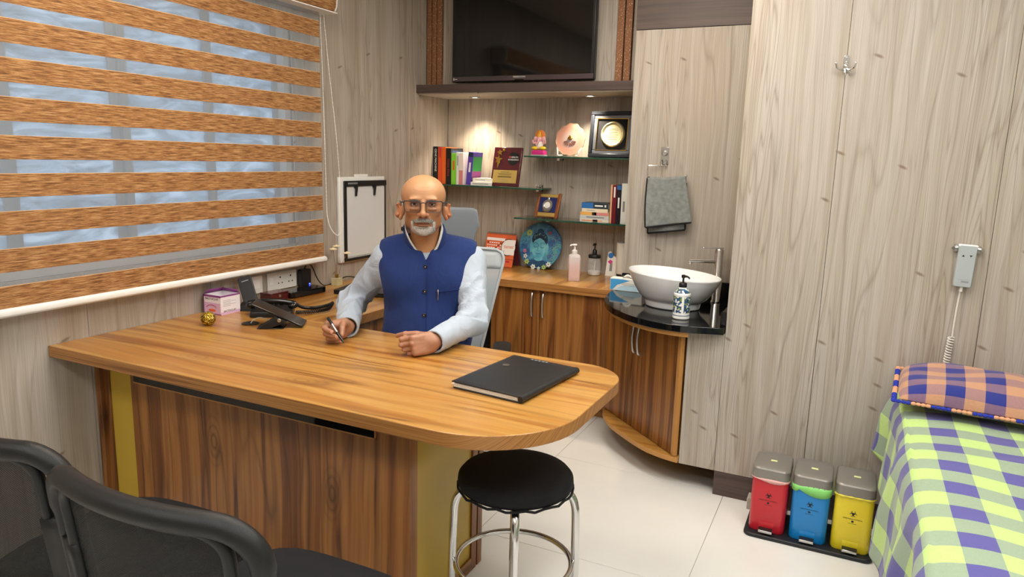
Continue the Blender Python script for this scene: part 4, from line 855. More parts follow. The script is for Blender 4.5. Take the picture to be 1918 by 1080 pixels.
MB().prism(rrect(-.045, .045, -.115, .115, .008), .002, .030).build('casing', 'black_gloss', t, bev=.003); MB().box(.044, .0458, -.09, .09, .006, .022).build('vent_panel', 'black_plastic', t)
for k in range(4): MB().box(-.03, -.024, -.08+.05*k, -.074+.05*k, .0, .002).build('foot', 'black_plastic', t)
mat('plate_white', '#e6e4de', .4)
t = thing('switch_plate', 'plain white switch plate behind the upright handset', 'switch', (0.0005, 2.425, .832))
MB().prism(rrect(-.050, .050, -.042, .040, .006), 0, .008, 'yz').build('plate', 'plate_white', t, bev=.002); MB().box(.008, .010, -.03, .03, -.02, .025).build('rocker', 'white_plastic', t, bev=.001)
t = thing('socket_plate', 'white twin wall socket plate with round pin holes', 'socket', (0.0005, 2.605, .832))
MB().prism(rrect(-.098, .098, -.044, .042, .006), 0, .008, 'yz').build('plate', 'plate_white', t, bev=.002)
for y in (-.075,): MB().box(.008, .0098, y-.014, y+.012, -.015, .02).build('rocker', 'white_plastic', t, bev=.001)
for yc in (-.015, .055):
    for dy, dz, r_ in ((0, .016, .0048), (-.012, -.012, .0036), (.012, -.012, .0036)): MB().cyl((.0075, yc+dy, dz), (.0086, yc+dy, dz), r_, n=12).build('pin_hole', 'ink', t)
t = thing('power_adapter', 'black plug-in adapter with a blue pilot light', 'adapter', (.0088, 2.742, .825))
MB().prism(rrect(-.034, .034, -.04, .045, .01), 0, .03, 'yz').build('body', 'black_plastic', t, bev=.003); mat('led_blue', '#3a4dff', .3, emit=8.); MB().box(.030, .0312, .016, .024, -.034, -.028).build('pilot_light', 'led_blue', t)
MB().tube(curve_pts([(.015, .0, .045), (.015, .02, .065), (.012, .06, .05), (.012, .10, -.02), (.010, .15, -.061), (.008, .22, -.061), (.012, .33, -.04), (.02, .42, -.057), (.05, .47, -.0605)], 8), .003, 8).build('cable', 'black_plastic', t)
t = thing('reed_diffuser', 'small glass diffuser bottle with dried cream flowers', 'diffuser', (.062, 2.945, ZT))
mat('amber_glass', '#e7dfae', .06, alpha=.4); MB().prism(rrect(-.022, .022, -.022, .022, .004), .0008, .042).build('bottle', 'amber_glass', t, bev=.002); MB().lathe([(.010, .042), (.010, .056), (.011, .057), (.011, .06)], n=18).build('collar', 'gold', t)
mat('dried_cream', '#e8d6ae', .8); mat('stem_brown', '#8a6a42', .8)
for k, (dx, dy, h) in enumerate(((.012, -.040, .195), (.0, .0, .205), (.022, .058, .165))):
    MB().tube([(0, 0, .02), (dx*.4, dy*.4, .10), (dx, dy, h)], .0012, 5).build('stem', 'stem_brown', t)
    fl_ = MB()
    for j in range(7):
        a = 2*PI*j/7; fl_.ell((dx+.010*math.cos(a), dy+.010*math.sin(a), h+.003), (.011, .008, .0045), 8, 5, M=Matrix.Rotation(a, 3, 'Z'))
    fl_.ell((dx, dy, h+.005), .007, 8, 6).build('flower', 'dried_cream', t)
t = thing('closed_laptop', 'closed dark laptop on the side counter behind the right arm', 'laptop', (.335, 2.885, ZT), math.radians(12))
mat('laptop_dark', '#17181b', .35); MB().prism(rrect(-.16, .16, -.11, .11, .012), .002, .013).build('base', 'laptop_dark', t, bev=.002); MB().prism(rrect(-.16, .16, -.11, .11, .012), .0138, .022).build('lid', 'laptop_dark', t, bev=.002)
# whiteboard
t = thing('whiteboard', 'small white clip board panel in a black frame on the left wall', 'whiteboard', (.0005, 3.235, 1.095))
mat('board_white', '#d9dde0', .25, coat=.3)
MB().box(0, .016, -.205, .20, -.232, .228).build('back_panel', 'white_plastic', t, bev=.003)
MB().box(.0165, .020, -.155, .195, -.205, .175).build('writing_sheet', 'board_white', t)
MB().box(.0165, .028, -.172, .205, .178, .208).build('top_bar', 'black_plastic', t, bev=.003); MB().box(.0165, .024, -.172, -.150, -.228, .178).build('side_bar', 'black_plastic', t, bev=.002)
MB().box(.0165, .024, .192, .203, -.225, .178).build('side_bar', 'black_plastic', t, bev=.002); MB().box(.0165, .024, -.15, .192, -.228, -.212).build('bottom_bar', 'black_plastic', t, bev=.002)
for y in (-.075, .09): MB().tube([(.028, y, .185), (.030, y, .165), (.026, y, .125)], [.009, .008, .006], 8).box(.024, .030, y-.014, y+.014, .168, .182).build('clip', 'black_plastic', t)
MB().box(.0, .012, -.06, .05, .2285, .242).build('hanger', 'white_plastic', t, bev=.002); [MB().box(.028, .0284, -.145+.012*k, -.136+.012*k, .190, .199).build('printed_mark', 'grey_ink', t) for k in range(7)]
t = thing('marker_holder', 'small clear tumbler with a black lid on the side counter, behind the collar', 'holder', (.125, 3.50, ZT))
MB().lathe([(.001, .001), (.025, .001), (.028, .25)], n=24).build('tumbler', mat('tumbler_clear', '#dfe4e6', .1, alpha=.6), t); MB().lathe([(.001, .251), (.031, .251), (.032, .256), (.032, .268), (.029, .273), (.001, .274)], n=24).build('lid', 'black_plastic', t)
for k in range(3): MB().cyl((-.012+.012*k, .0, .01), (-.014+.013*k, 0, .24), .004, n=8).build('marker', 'white_plastic', t)
# ================================================================== things on the glass shelves
SA, SB, SCZ = 1.2712, 1.4642, 1.0892     # tops of the shelves
def book(label, x, z, th, h, d, cov, y0=3.985, group='books on the upper left glass shelf', lean=0., rz=0., spine=None, side=None, page='paper', nm='book'):
    """upright book, spine to the viewer"""
    t = thing(nm, label, 'book', (x, y0, z), rot=(0, math.radians(lean), math.radians(rz)), group=group)
    c = mat('cover_'+cov.strip('#'), cov, .4)
    MB().box(0, .002, 0, d, 0, h).box(th-.002, th, 0, d, 0, h).box(0, th, -.0005, .0025, 0, h).build('cover', c, t, bev=.0006)
    MB().box(.0022, th-.0022, .003, d-.003, .003, h-.003).build('pages', page, t)
    for (s, sz, zz, mt) in (spine or []):
        if len(s) > 8: text(s, sz, (th/2, -.0009, zz), (PI/2, PI/2, 0), mt, t)
        else: MB().box(th*.32, th*.68, -.0012, -.0004, zz-.03, zz+.03).build('spine_print', mt, t)
    for (a, b, e, g, mt) in (side or []): MB().box(th, th+.0004, a*d, b*d, e*h, g*h).build('cover_print', mt, t)
    return t
for n_, c_ in (('bk_green', '#7fd03a'), ('bk_yellow', '#d8e060'), ('bk_pink', '#d98a8a'), ('bk_purple', '#7a2f86'), ('bk_leaf', '#2f9a4a'), ('bk_blue', '#2f6fb4'), ('bk_navy', '#23304f'), ('bk_mag', '#a04a92'), ('bk_orange', '#e8862f')): mat(n_, c_, .45)
book('tall black hardback at the left end of the book row', .004, SA, .034, .236, .155, '#17181a', spine=[('GENE MACHINE', .020, .150, 'white_ink')])
book('orange paperback beside the tall black book', .040, SA, .029, .233, .150, '#e2552a', spine=[('..', .012, .2, 'red_ink')])
book('second orange paperback, beside the black book with red title', .0705, SA, .0265, .232, .150, '#ec6a22')
book('thick black hardback with a red spine title', .099, SA, .036, .228, .155, '#141416', spine=[('Homo Deus', .022, .105, 'red_ink')], side=[(.08, .9, .82, .94, 'bk_navy'), (.1, .4, .25, .5, 'orange_ink')])
book('lime green book in the row', .138, SA, .036, .195, .13, '#86d63c', spine=[('a', .014, .12, 'orange_ink')], side=[(.1, .9, .3, .8, 'bk_yellow')])
book('slim white book between green and pink ones', .1755, SA, .018, .203, .13, '#e9ebe4', spine=[('n', .01, .15, 'grey_ink')])
b = book('pale pink and white book in the row', .195, SA, .030, .201, .13, '#efe3dd', spine=None)
MB().box(.002, .028, -.0012, -.0004, .002, .09).build('spine_print', 'bk_pink', b)
b = book('leaning violet book with a green and magenta cover', .246, SA+.0034, .036, .205, .125, '#5b45b0', lean=5., rz=0, spine=[('l', .02, .11, 'white_ink')], side=[(.04, .96, .42, .86, 'bk_leaf'), (.04, .96, .04, .42, 'bk_mag')])
MB().box(.001, .035, -.0014, -.0004, .175, .204).build('spine_print', 'bk_navy', b)
def flat_book(label, x, y, z, w, d, h, cov, group, prints=(), rz=0.):
    t = thing('book', label, 'book', (x, y, z), math.radians(rz), group)
    c = mat('cover_'+cov.strip('#'), cov, .4)
    MB().box(-w/2, w/2, 0, d, 0, .0015).box(-w/2, w/2, 0, d, h-.0015, h).box(-w/2, w/2, -.0005, .002, 0, h).build('cover', c, t, bev=.0005)
    MB().box(-w/2+.002, w/2-.002, .0025, d-.003, .0018, h-.0018).build('pages', 'paper', t)
    for (a, b, mt, hh) in prints: MB().box(a, b, -.0012, -.0004, h*(.5-hh/2), h*(.5+hh/2)).build('spine_print', mt, t)
    return t
flat_book('white book lying flat, lower of two beside the maroon plaque', .362, 3.975, SA, .150, .12, .022, '#f1efe9', 'white books lying by the plaque', [(-.06, .05, 'grey_ink', .2)])
flat_book('white book lying flat, upper of two beside the maroon plaque', .365, 3.985, SA+.0225, .140, .12, .024, '#eeece4', 'white books lying by the plaque', [(-.05, .02, 'grey_ink', .12)])
g_ = 'books stacked on the lower glass shelf'
zz = SCZ
for lab, w, h, cov, pr in (('white and orange book at the bottom of the flat stack', .180, .016, '#e9e2d6', [(-.08, .05, 'bk_orange', .3), (-.01, .02, 'ink', .8)]), ('grey and white book, second from the bottom of the flat stack', .180, .022, '#cfd0cd', [(-.05, .06, 'grey_ink', .35)]),
        ('yellow and orange book in the middle of the flat stack', .176, .018, '#f0b45a', [(.0, .085, 'bk_pink', .9), (-.015, .012, 'ink', 1.0)]), ('cream paperback second from the top of the flat stack', .160, .021, '#eadfc4', [(-.05, .0, 'grey_ink', .15)]), ('thick blue and dark grey book on top of the flat stack', .165, .034, '#2c3a44', [(-.082, -.01, 'bk_blue', 1.0), (.0, .05, 'white_ink', .25), (.06, .07, 'white_ink', .4)])):
    flat_book(lab, 1.108, 4.005, zz, w, .12, h, cov, g_, pr)
    zz += h+.0004
g_ = 'upright books at the right end of the lower glass shelf'
book('thin peach book at the left of the four upright ones', 1.203, SCZ, .010, .222, .14, '#e8b48c', y0=4.0, group=g_)
book('maroon book upright at the end of the lower shelf', 1.2145, SCZ, .024, .220, .14, '#6d1422', y0=4.0, group=g_, spine=[('n', .012, .18, 'white_ink')])
b = book('navy and black patterned book beside the maroon one', 1.240, SCZ, .026, .222, .14, '#1b1420', y0=4.0, group=g_, spine=[('ooooo', .022, .12, 'white_ink')])
MB().box(.001, .025, -.0014, -.0004, .195, .221).build('spine_print', 'bk_blue', b)
book('white book upright beside the basin wall', 1.268, SCZ, .034, .232, .14, '#e6ebe6', y0=4.0, group=g_, spine=[('llll', .012, .1, 'grey_ink')])
book('terracotta book at the right end, against the basin wall', 1.304, SCZ, .030, .228, .14, '#b6684a', y0=4.0, group=g_)
# ---- awards
mat('maroon_gloss', '#4d0f1a', .18, coat=.6)
def lines(T, x0, x1, zs, y, mt='ink', h=.0016):
    for k, z in enumerate(zs):
        w = (x1-x0)/2*(.55+.45*((k*37) % 10)/10); c = (x0+x1)/2
        MB().box(c-w, c+w, y-.0003, y, z-h/2, z+h/2).build('engraved_line', mt, T)
def star(mb, c, r, y0, y1, rot=0.):
    mb.prism([(c[0]+(r if k % 2 == 0 else r*.42)*math.sin(2*PI*k/10+rot), c[1]+(r if k % 2 == 0 else r*.42)*math.cos(2*PI*k/10+rot)) for k in range(10)][::-1], y0, y1, 'xz')
t = thing('award_plaque', 'glossy maroon plaque with gold stars and a gold text plate', 'plaque', (.520, 3.985, SA+.002), rot=(math.radians(-12), 0, math.radians(-3)))
MB().box(-.098, .098, -.009, .009, 0, .242).build('board', 'maroon_gloss', t, bev=.003)
MB().box(-.086, .082, -.0102, -.0092, .020, .100).build('text_plate', 'brass_sheet', t); lines(t, -.06, .055, (.088, .078, .070), -.0104); MB().box(-.05, .045, -.0106, -.0102, .056, .0605).build('engraved_line', 'ink', t); lines(t, -.04, .035, (.042, .036, .030), -.0104, 'grey_ink', .0009)
for (c, r, ro) in (((-.060, .165), .028, .1), ((-.055, .208), .02, -.1), ((-.028, .224), .012, .3)): mb = MB(); star(mb, c, r, -.0135, -.0092, ro); mb.build('gold_star', 'gold', t, bev=.001)
MB().prism([(-.068, .158), (-.052, .160), (-.056, .125), (-.062, .108)], -.0125, -.0092, 'xz').build('gold_tail', 'gold', t, bev=.001)
MB().lathe([(.001, 0), (.040, 0), (.040, .001), (.001, .001)], n=32).build('black_disc', 'black_plastic', t, loc=(.045, -.0092, .172), rot=(PI/2, 0, 0))
text('HEALTH', .013, (.052, -.0106, .181), FRONT, 'white_ink', t); text('EXCELLENCE', .0125, (.045, -.0106, .165), FRONT, 'white_ink', t)
MB().box(.012, .026, -.0108, -.0102, .178, .184).box(.016, .022, -.0108, -.0102, .174, .188).build('red_cross', 'red_ink', t)
MB().add([(-.03, .008, .18), (.03, .008, .18), (.03, .075, .0215), (-.03, .075, .0215)], [(0, 1, 2, 3)]).build('back_stand', 'maroon_gloss', t, solid=.004)
t = thing('framed_award', 'black and silver frame around a gold medallion plate', 'frame', (1.165, 4.075, SB), rot=(math.radians(-7), 0, math.radians(-3)))
mat('frame_dark', '#2a2e36', .3, .3); mat('frame_grey', '#666b74', .35, .4); mat('velvet', '#15161a', .9)
def frame_ring(w, h, b, y0, y1, z0=0): return MB().box(-w, w, y0, y1, z0, z0+b).box(-w, w, y0, y1, z0+h-b, z0+h).box(-w, -w+b, y0, y1, z0+b, z0+h-b).box(w-b, w, y0, y1, z0+b, z0+h-b)
frame_ring(.138, .268, .022, -.02, .0).build('outer_frame', 'frame_dark', t, bev=.004); frame_ring(.116, .224, .020, -.013, .0, .022).build('inner_frame', 'frame_grey', t, bev=.003)
frame_ring(.0965, .185, .003, -.0145, -.006, .0415).build('gold_line', 'gold', t); MB().box(-.097, .097, -.006, .0, .04, .228).build('velvet_mat', 'velvet', t)
MB().lathe([(.001, .004), (.054, .004), (.058, .007), (.066, .011), (.072, .008), (.074, .0), (.001, .0)], n=48).build('medallion_rim', 'gold_pale' if 'gold_pale' in MATS else mat('gold_pale', '#e2dbab', .25, .65), t, loc=(.004, -.006, .136), rot=(PI/2, 0, 0), smooth=50)
MB().lathe([(.001, 0), (.054, 0), (.054, .001), (.001, .001)], n=40).build('medallion_plate', mat('plate_gold', '#e4daac', .45, .1), t, loc=(.004, -.0102, .136), rot=(PI/2, 0, 0))
lines(t, -.036, .044, (.166, .158, .148, .140, .131, .119, .107), -.0115, 'ink', .0013)
t = thing('agate_plate', 'scalloped pink agate disc with a gold emblem on a clear easel', 'ornament', (.915, 4.045, SB+.0012), rot=(math.radians(-8), 0, math.radians(-2)))
m = bpy.data.materials.new('agate'); m.use_nodes = True; MATS['agate'] = m; q = NT(m); tc = q.n('ShaderNodeTexCoord').outputs['Object']
ln_ = q.n('ShaderNodeVectorMath', operation='LENGTH'); q.l(tc, ln_.inputs[0]); n = q.noise(tc, 30, 3); r_ = q.math('ADD', q.math('MULTIPLY', ln_.outputs['Value'], 10.), q.math('MULTIPLY', n, .12))
q.l(q.ramp(r_, [(.15, '#a39a98'), (.45, '#b39a91'), (.7, '#c58f7d'), (.95, '#d09a86')]), q.b.inputs['Base Color']); q.b.inputs['Roughness'].default_value = .2
pol = [((.093+.003*math.sin(12*a)+.002*math.sin(5*a+1))*math.cos(a), (.093+.003*math.sin(12*a)+.002*math.sin(5*a+1))*math.sin(a)) for a in [2*PI*k/72 for k in range(72)]]
MB().prism(pol, -.004, .004, 'xz').build('disc', 'agate', t, loc=(0, 0, .101)); MB().tube([(x, -.003, z+.101) for x, z in pol], .0018, 6, closed=True).build('gilt_rim', mat('gilt', '#e8d2a6', .3, .6), t)
em = MB()
for k in range(9): a = PI+PI*k/8; em.prism([(.012*math.cos(a), .012*math.sin(a)), (.036*math.cos(a-.12)*1.0, .022*math.sin(a-.12)-.006), (.040*math.cos(a), .026*math.sin(a)-.006), (.036*math.cos(a+.12), .022*math.sin(a+.12)-.006)], -.0065, -.0042, 'xz')
eo = em.build('lotus_emblem', mat('emblem_brown', '#6b3a30', .5), t, loc=(0, 0, .094)); eo['kind'] = 'stuff'
MB().ell((0, -.006, .108), (.016, .004, .010), 12, 8).ell((0, -.006, .118), (.009, .004, .008), 10, 6).build('gold_figure', 'gold', t)
mat('acrylic', '#f2f4f4', .08, alpha=.45)
for s in (-1, 1): MB().tube(curve_pts([(s*.03, .035, .011), (s*.045, -.004, .0055), (s*.065, -.016, .006), (s*.07, -.015, .03), (s*.08, -.004, .05)], 5), .004, 8).build('easel_arm', 'acrylic', t)
t = thing('idol', 'small painted elephant-headed idol on a pink base', 'figurine', (.719, 4.05, SB))
for n_, c_ in (('id_pink', '#e0308c'), ('id_rose', '#f2b6bd'), ('id_yellow', '#f2d22e'), ('id_gold', '#e8a934'), ('id_orange', '#ef8a3a'), ('id_white', '#f4efe8')): mat(n_, c_, .4)
MB().prism(rrect(-.047, .047, -.022, .022, .004), 0, .008).build('clear_foot', 'acrylic', t)
loft(MB(), [rr3(-.043, .043, -.02, .02, .01, .008), rr3(-.045, .045, -.022, .022, .01, .02), rr3(-.040, .040, -.02, .02, .01, .034)]).build('pedestal', 'id_pink', t)
for s in (-1, 1): MB().ell((s*.026, -.008, .046), (.022, .018, .012), 14, 8).build('folded_leg', 'id_yellow', t)
MB().ell((0, 0, .065), (.024, .018, .026), 16, 10).build('torso', 'id_white', t); MB().ell((0, -.004, .101), (.018, .016, .018), 16, 10).build('head', 'id_rose', t)
for s in (-1, 1): MB().ell((s*.026, .002, .102), (.013, .005, .016), 12, 8).build('ear', 'id_rose', t); MB().tube(curve_pts([(s*.02, 0, .08), (s*.038, -.004, .078), (s*.040, -.01, .095)], 4), [.007]*8+[.006], 8).build('arm', 'id_rose', t)
MB().tube(curve_pts([(0, -.018, .10), (.002, -.026, .085), (-.004, -.026, .07), (-.012, -.024, .062)], 5), [.007-.0003*k for k in range(16)], 8).build('trunk', 'id_rose', t)
loft(MB(), [[(r*math.cos(2*PI*k/12), r*math.sin(2*PI*k/12), z) for k in range(12)] for r, z in ((.016, .112), (.017, .120), (.012, .132), (.006, .146), (.001, .154))]).build('crown', 'id_gold', t)
MB().lathe([(.030, -.002), (.034, 0), (.030, .002)], n=28).build('halo', 'id_orange', t, loc=(0, .012, .122), rot=(PI/2, 0, 0))
t = thing('medal_plaque', 'small brown wooden plaque with a silver medal on blue', 'plaque', (.792, 4.015, SCZ+.0028), rot=(math.radians(-17), 0, math.radians(-8)))
mat('plaque_wood', '#8a4f22', .35, coat=.3); mat('blue_velvet', '#1c2760', .8)
MB().box(-.082, -.066, -.008, .008, 0, .158).build('side_moulding', 'plaque_wood', t, bev=.003); MB().box(.066, .082, -.008, .008, 0, .158).build('side_moulding', 'plaque_wood', t, bev=.003)
MB().box(-.066, .066, -.004, .006, .006, .150).build('board', 'plaque_wood', t); MB().box(-.060, .060, -.0055, -.0041, .036, .128).build('blue_panel', 'blue_velvet', t)
MB().box(-.060, .060, -.0055, -.0041, .012, .033).build('gold_plate', 'brass_sheet', t); MB().box(-.060, .060, -.0055, -.0041, .131, .148).build('gold_plate', 'brass_sheet', t)
MB().lathe([(.001, .003), (.022, .003), (.024, .0045), (.034, .004), (.036, 0), (.001, 0)], n=32).build('medal', 'steel', t, loc=(0, -.0056, .080), rot=(PI/2, 0, 0))
MB().lathe([(.001, .0), (.020, 0), (.020, .001), (.001, .001)], n=24).build('medal_face', 'white_plastic', t, loc=(0, -.0087, .080), rot=(PI/2, 0, 0))
MB().ell((0, -.007, .120), (.008, .003, .012), 12, 8).build('medal_crown', 'steel', t); MB().tube([(-.028, -.007, .05), (-.015, -.008, .043), (0, -.008, .041), (.015, -.008, .043), (.028, -.007, .05)], .004, 8).build('medal_ribbon', 'steel', t)
MB().add([(-.02, .006, .10), (.02, .006, .10), (.03, .06, .025), (-.03, .06, .025)], [(0, 1, 2, 3)]).build('back_stand', 'plaque_wood', t, solid=.006)
# ---- counter: calendar and painted disc
t = thing('desk_calendar', 'orange and white spiral desk calendar on the back counter', 'calendar', (.452, 4.045, ZT), math.radians(-4))
mat('cal_orange', '#e26a3d', .55)
Mc = Matrix.Translation((0, .0, 0)) @ Matrix.Rotation(math.radians(-15), 4, 'X')
def cal(name, x0, x1, z0, z1, dy, m, th=.0012): return MB().obox(Mc @ Matrix.Translation(((x0+x1)/2, -dy, (z0+z1)/2)), x1-x0, th, z1-z0).build(name, m, t)
cal('front_leaf', -.110, .110, .002, .212, 0, 'cal_orange', .002); cal('month_strip', -.105, .03, .166, .184, .0014, 'white_ink')
mb = MB(); mb.lathe([(.001, 0), (.050, 0), (.050, .001), (.001, .001)], n=40); o = mb.build('white_circle', 'white_ink', t); o.matrix_local = Mc @ Matrix.Translation((.062, -.0014, .128)) @ Matrix.Rotation(PI/2, 4, 'X')
cal('white_block', .062, .109, .080, .178, .0015, 'white_ink')
mb = MB(); mb.lathe([(.049, 0), (.055, 0), (.055, .0006), (.049, .0006)], n=40, cap=False); o = mb.build('dark_arc', 'ink', t); o.matrix_local = Mc @ Matrix.Translation((.062, -.0013, .128)) @ Matrix.Rotation(PI/2, 4, 'X')
o = text('tenet', .034, (0, 0, 0), (0, 0, 0), 'orange_ink', t); o.matrix_local = Mc @ Matrix.Translation((.066, -.0026, .132)) @ Matrix.Rotation(PI/2, 4, 'X')
for r_ in range(5):
    for c_ in range(7): cal('date', -.098+.016*c_, -.088+.016*c_, .148-.016*r_, .155-.016*r_, .0014, 'white_ink' if (r_*7+c_) % 6 else 'ink')
cal('foot_line', -.02, .108, .050, .052, .0014, 'ink'); cal('foot_print', .03, .085, .030, .042, .0014, 'red_ink')
M2 = Matrix.Rotation(math.radians(15), 4, 'X'); MB().obox(Matrix.Translation((0, .108, 0)) @ M2 @ Matrix.Translation((0, 0, .105)), .22, .002, .205).build('back_leaf', mat('cal_dark', '#5a2430', .6), t)
sp_ = MB()
for k in range(26): sp_.tube([(-.103+.00825*k, .054+.006*math.cos(a), .206+.007*math.sin(a)) for a in np.linspace(0, 2*PI, 9)], .0009, 4)
so = sp_.build('spiral_binding', 'ink', t); so['kind'] = 'stuff'
t = thing('painted_disc', 'round blue painting of a serene face leaning on the niche wall', 'painting', (.716, 4.085, ZT+.0042), rot=(math.radians(-11), 0, math.radians(-2)))
R_ = .146; m = bpy.data.materials.new('paint_ground'); m.use_nodes = True; MATS['paint_ground'] = m; q = NT(m); tc = q.n('ShaderNodeTexCoord').outputs['Object']
n = q.noise(tc, 14, 5, .6, .6); q.l(q.ramp(n, [(.3, '#24507f'), (.45, '#33699c'), (.55, '#4d90b8'), (.68, '#55a5a0'), (.8, '#8cc4a0')]), q.b.inputs['Base Color']); q.b.inputs['Roughness'].default_value = .4
m = bpy.data.materials.new('paint_face'); m.use_nodes = True; MATS['paint_face'] = m; q = NT(m); tc = q.n('ShaderNodeTexCoord').outputs['Object']
n = q.noise(tc, 18, 4); q.l(q.ramp(n, [(.3, '#3f8fb4'), (.5, '#5fb0c8'), (.7, '#84cdd2')]), q.b.inputs['Base Color']); q.b.inputs['Roughness'].default_value = .45
MB().lathe([(.001, 0), (R_-.004, 0), (R_, .004), (R_, .014), (R_-.003, .018), (.001, .018)], n=64).build('disc', 'paint_ground', t, loc=(0, .018, R_), rot=(PI/2, 0, 0))
for n_, c_ in (('pt_dark', '#142640'), ('pt_mid', '#1f4a70'), ('pt_white', '#dfe8e0'), ('pt_green', '#a9c26a'), ('pt_pink', '#d77a9a'), ('pt_red', '#b65a3a'), ('pt_teal', '#6fb0a0')): mat(n_, c_, .5)
F0 = R_-.015
def pe(name, x, z, rx, rz, m, dy=.0012, h=.0016): return MB().ell((x, -dy, F0+z), (rx, h, rz), 24, 8).build(name, m, t)
pe('painted_neck', 0, -.062, .030, .045, 'paint_face', .0002); pe('painted_shoulder', 0, -.098, .075, .025, 'pt_mid', .0004)
pe('painted_ear', -.058, .0, .010, .034, 'paint_face', .0004); pe('painted_ear', .052, -.0, .010, .034, 'paint_face', .0004)
pe('painted_hair', -.003, .055, .056, .046, 'pt_dark', .0006); pe('painted_topknot', -.003, .103, .024, .020, 'pt_mid', .0006)
pe('painted_face', -.003, -.003, .050, .070, 'paint_face', .001, .003)
for s in (-1, 1):
    MB().tube([(-.003+s*(.010+.028*u), -.0046, F0+.024+.010*math.sin(PI*u)) for u in np.linspace(0, 1, 9)], .0011, 5).build('painted_brow', 'pt_dark', t)
    MB().tube([(-.003+s*(.010+.026*u), -.0046, F0+.008-.006*math.sin(PI*u)) for u in np.linspace(0, 1, 9)], .0014, 5).build('painted_eyelid', 'pt_dark', t)
MB().tube([(-.006, -.0046, F0+.022), (-.009, -.0052, F0-.008), (-.012, -.0052, F0-.018), (-.003, -.0055, F0-.021), (.006, -.0052, F0-.018)], .0011, 5).build('painted_nose', 'pt_mid', t)
MB().tube([(-.019, -.0042, F0-.036), (-.008, -.0046, F0-.034), (-.003, -.0046, F0-.036), (.002, -.0046, F0-.034), (.013, -.0042, F0-.036)], .0016, 5).build('painted_mouth', 'pt_dark', t)
rg = random.Random(4)
for (x, z, r, mt, n_) in ((-.080, .093, .022, 'pt_green', 8), (-.100, -.025, .014, 'pt_pink', 5), (-.092, -.058, .016, 'pt_white', 5), (-.078, -.092, .018, 'pt_green', 6), (-.03, -.122, .018, 'pt_white', 6), (.045, -.118, .017, 'pt_green', 6), (.075, -.098, .018, 'pt_white', 6), (.06, .098, .013, 'pt_red', 5), (.010, -.128, .012, 'pt_white', 5)):
    fb = MB()
    for k in range(n_): a = 2*PI*k/n_+x*40; fb.ell((x+.6*r*math.cos(a), -.0015, F0+z+.6*r*math.sin(a)), (.42*r, .0016, .3*r), 8, 5, M=Matrix.Rotation(-a, 3, 'Y'))
    fb.build('painted_flower', mt, t)
dots = MB()
for k in range(150):
    a = rg.uniform(-.9, .75); rr_ = rg.uniform(.085, .138); dots.ell((rr_*math.cos(a)*1.0, -.001, F0+.015+rr_*math.sin(a)*.95), (.0022, .0012, .0022), 6, 4, mi=rg.choice([0, 0, 1, 2]))
for k in range(50): a = rg.uniform(2.2, 3.4); rr_ = rg.uniform(.09, .13); dots.ell((rr_*math.cos(a), -.001, F0+.02+rr_*math.sin(a)*.9), (.0025, .0012, .0025), 6, 4, mi=rg.choice([0, 3]))
for k in range(60): a = rg.uniform(.2, PI-.2); rr_ = rg.uniform(.7, .98); dots.ell((-.003+.050*rr_*math.cos(a), -.0022, F0+.055+.040*rr_*math.sin(a)), (.0022, .0012, .0022), 6, 4, mi=rg.choice([2, 3]))
do = dots.build('painted_dots', ['pt_dark', 'pt_red', 'pt_teal', 'pt_mid'], t); do['kind'] = 'stuff'
# ================================================================== the seated man
def sub_(a, b): return np.asarray(a, np.float32)-np.asarray(b, np.float32)
def s_cone(p, a, b, r1, r2):
    a = np.asarray(a, np.float32); b = np.asarray(b, np.float32); ab = b-a; L2 = float(ab@ab)
    q = p-a; t = np.clip((q@ab)/L2, 0, 1); d = q-t[:, None]*ab
    return np.sqrt((d*d).sum(1))-(r1+(r2-r1)*t)
def s_ell(p, c, r, M=None):
    q = p-np.asarray(c, np.float32)
    if M is not None: q = q@np.asarray(M, np.float32)
    r = np.asarray(r, np.float32); k0 = np.sqrt(((q/r)**2).sum(1)); k1 = np.sqrt(((q/(r*r))**2).sum(1))
    return np.where(k1 > 1e-6, k0*(k0-1)/np.maximum(k1, 1e-6), -float(r.min()))
def s_box(p, c, M, hs, r):
    q = np.abs((p-np.asarray(c, np.float32))@np.asarray(M, np.float32))-np.asarray(hs, np.float32)+r
    return np.sqrt((np.maximum(q, 0)**2).sum(1))+np.minimum(q.max(1), 0)-r
def smin(a, b, k): h = np.clip(.5+.5*(b-a)/k, 0, 1); return b+(a-b)*h-k*h*(1-h)
def smax(a, b, k): return -smin(-a, -b, k)
def nz(p, f, seed=0.):
    x, y, z = p[:, 0]*f+seed, p[:, 1]*f+seed*1.3, p[:, 2]*f-seed*.7
    return (np.sin(x+1.7*np.sin(y*.9+z*.4))+np.sin(y*1.13+1.5*np.sin(z*.8-x*.5))+np.sin(z*1.21+1.6*np.sin(x*.7+y*.6)))/3
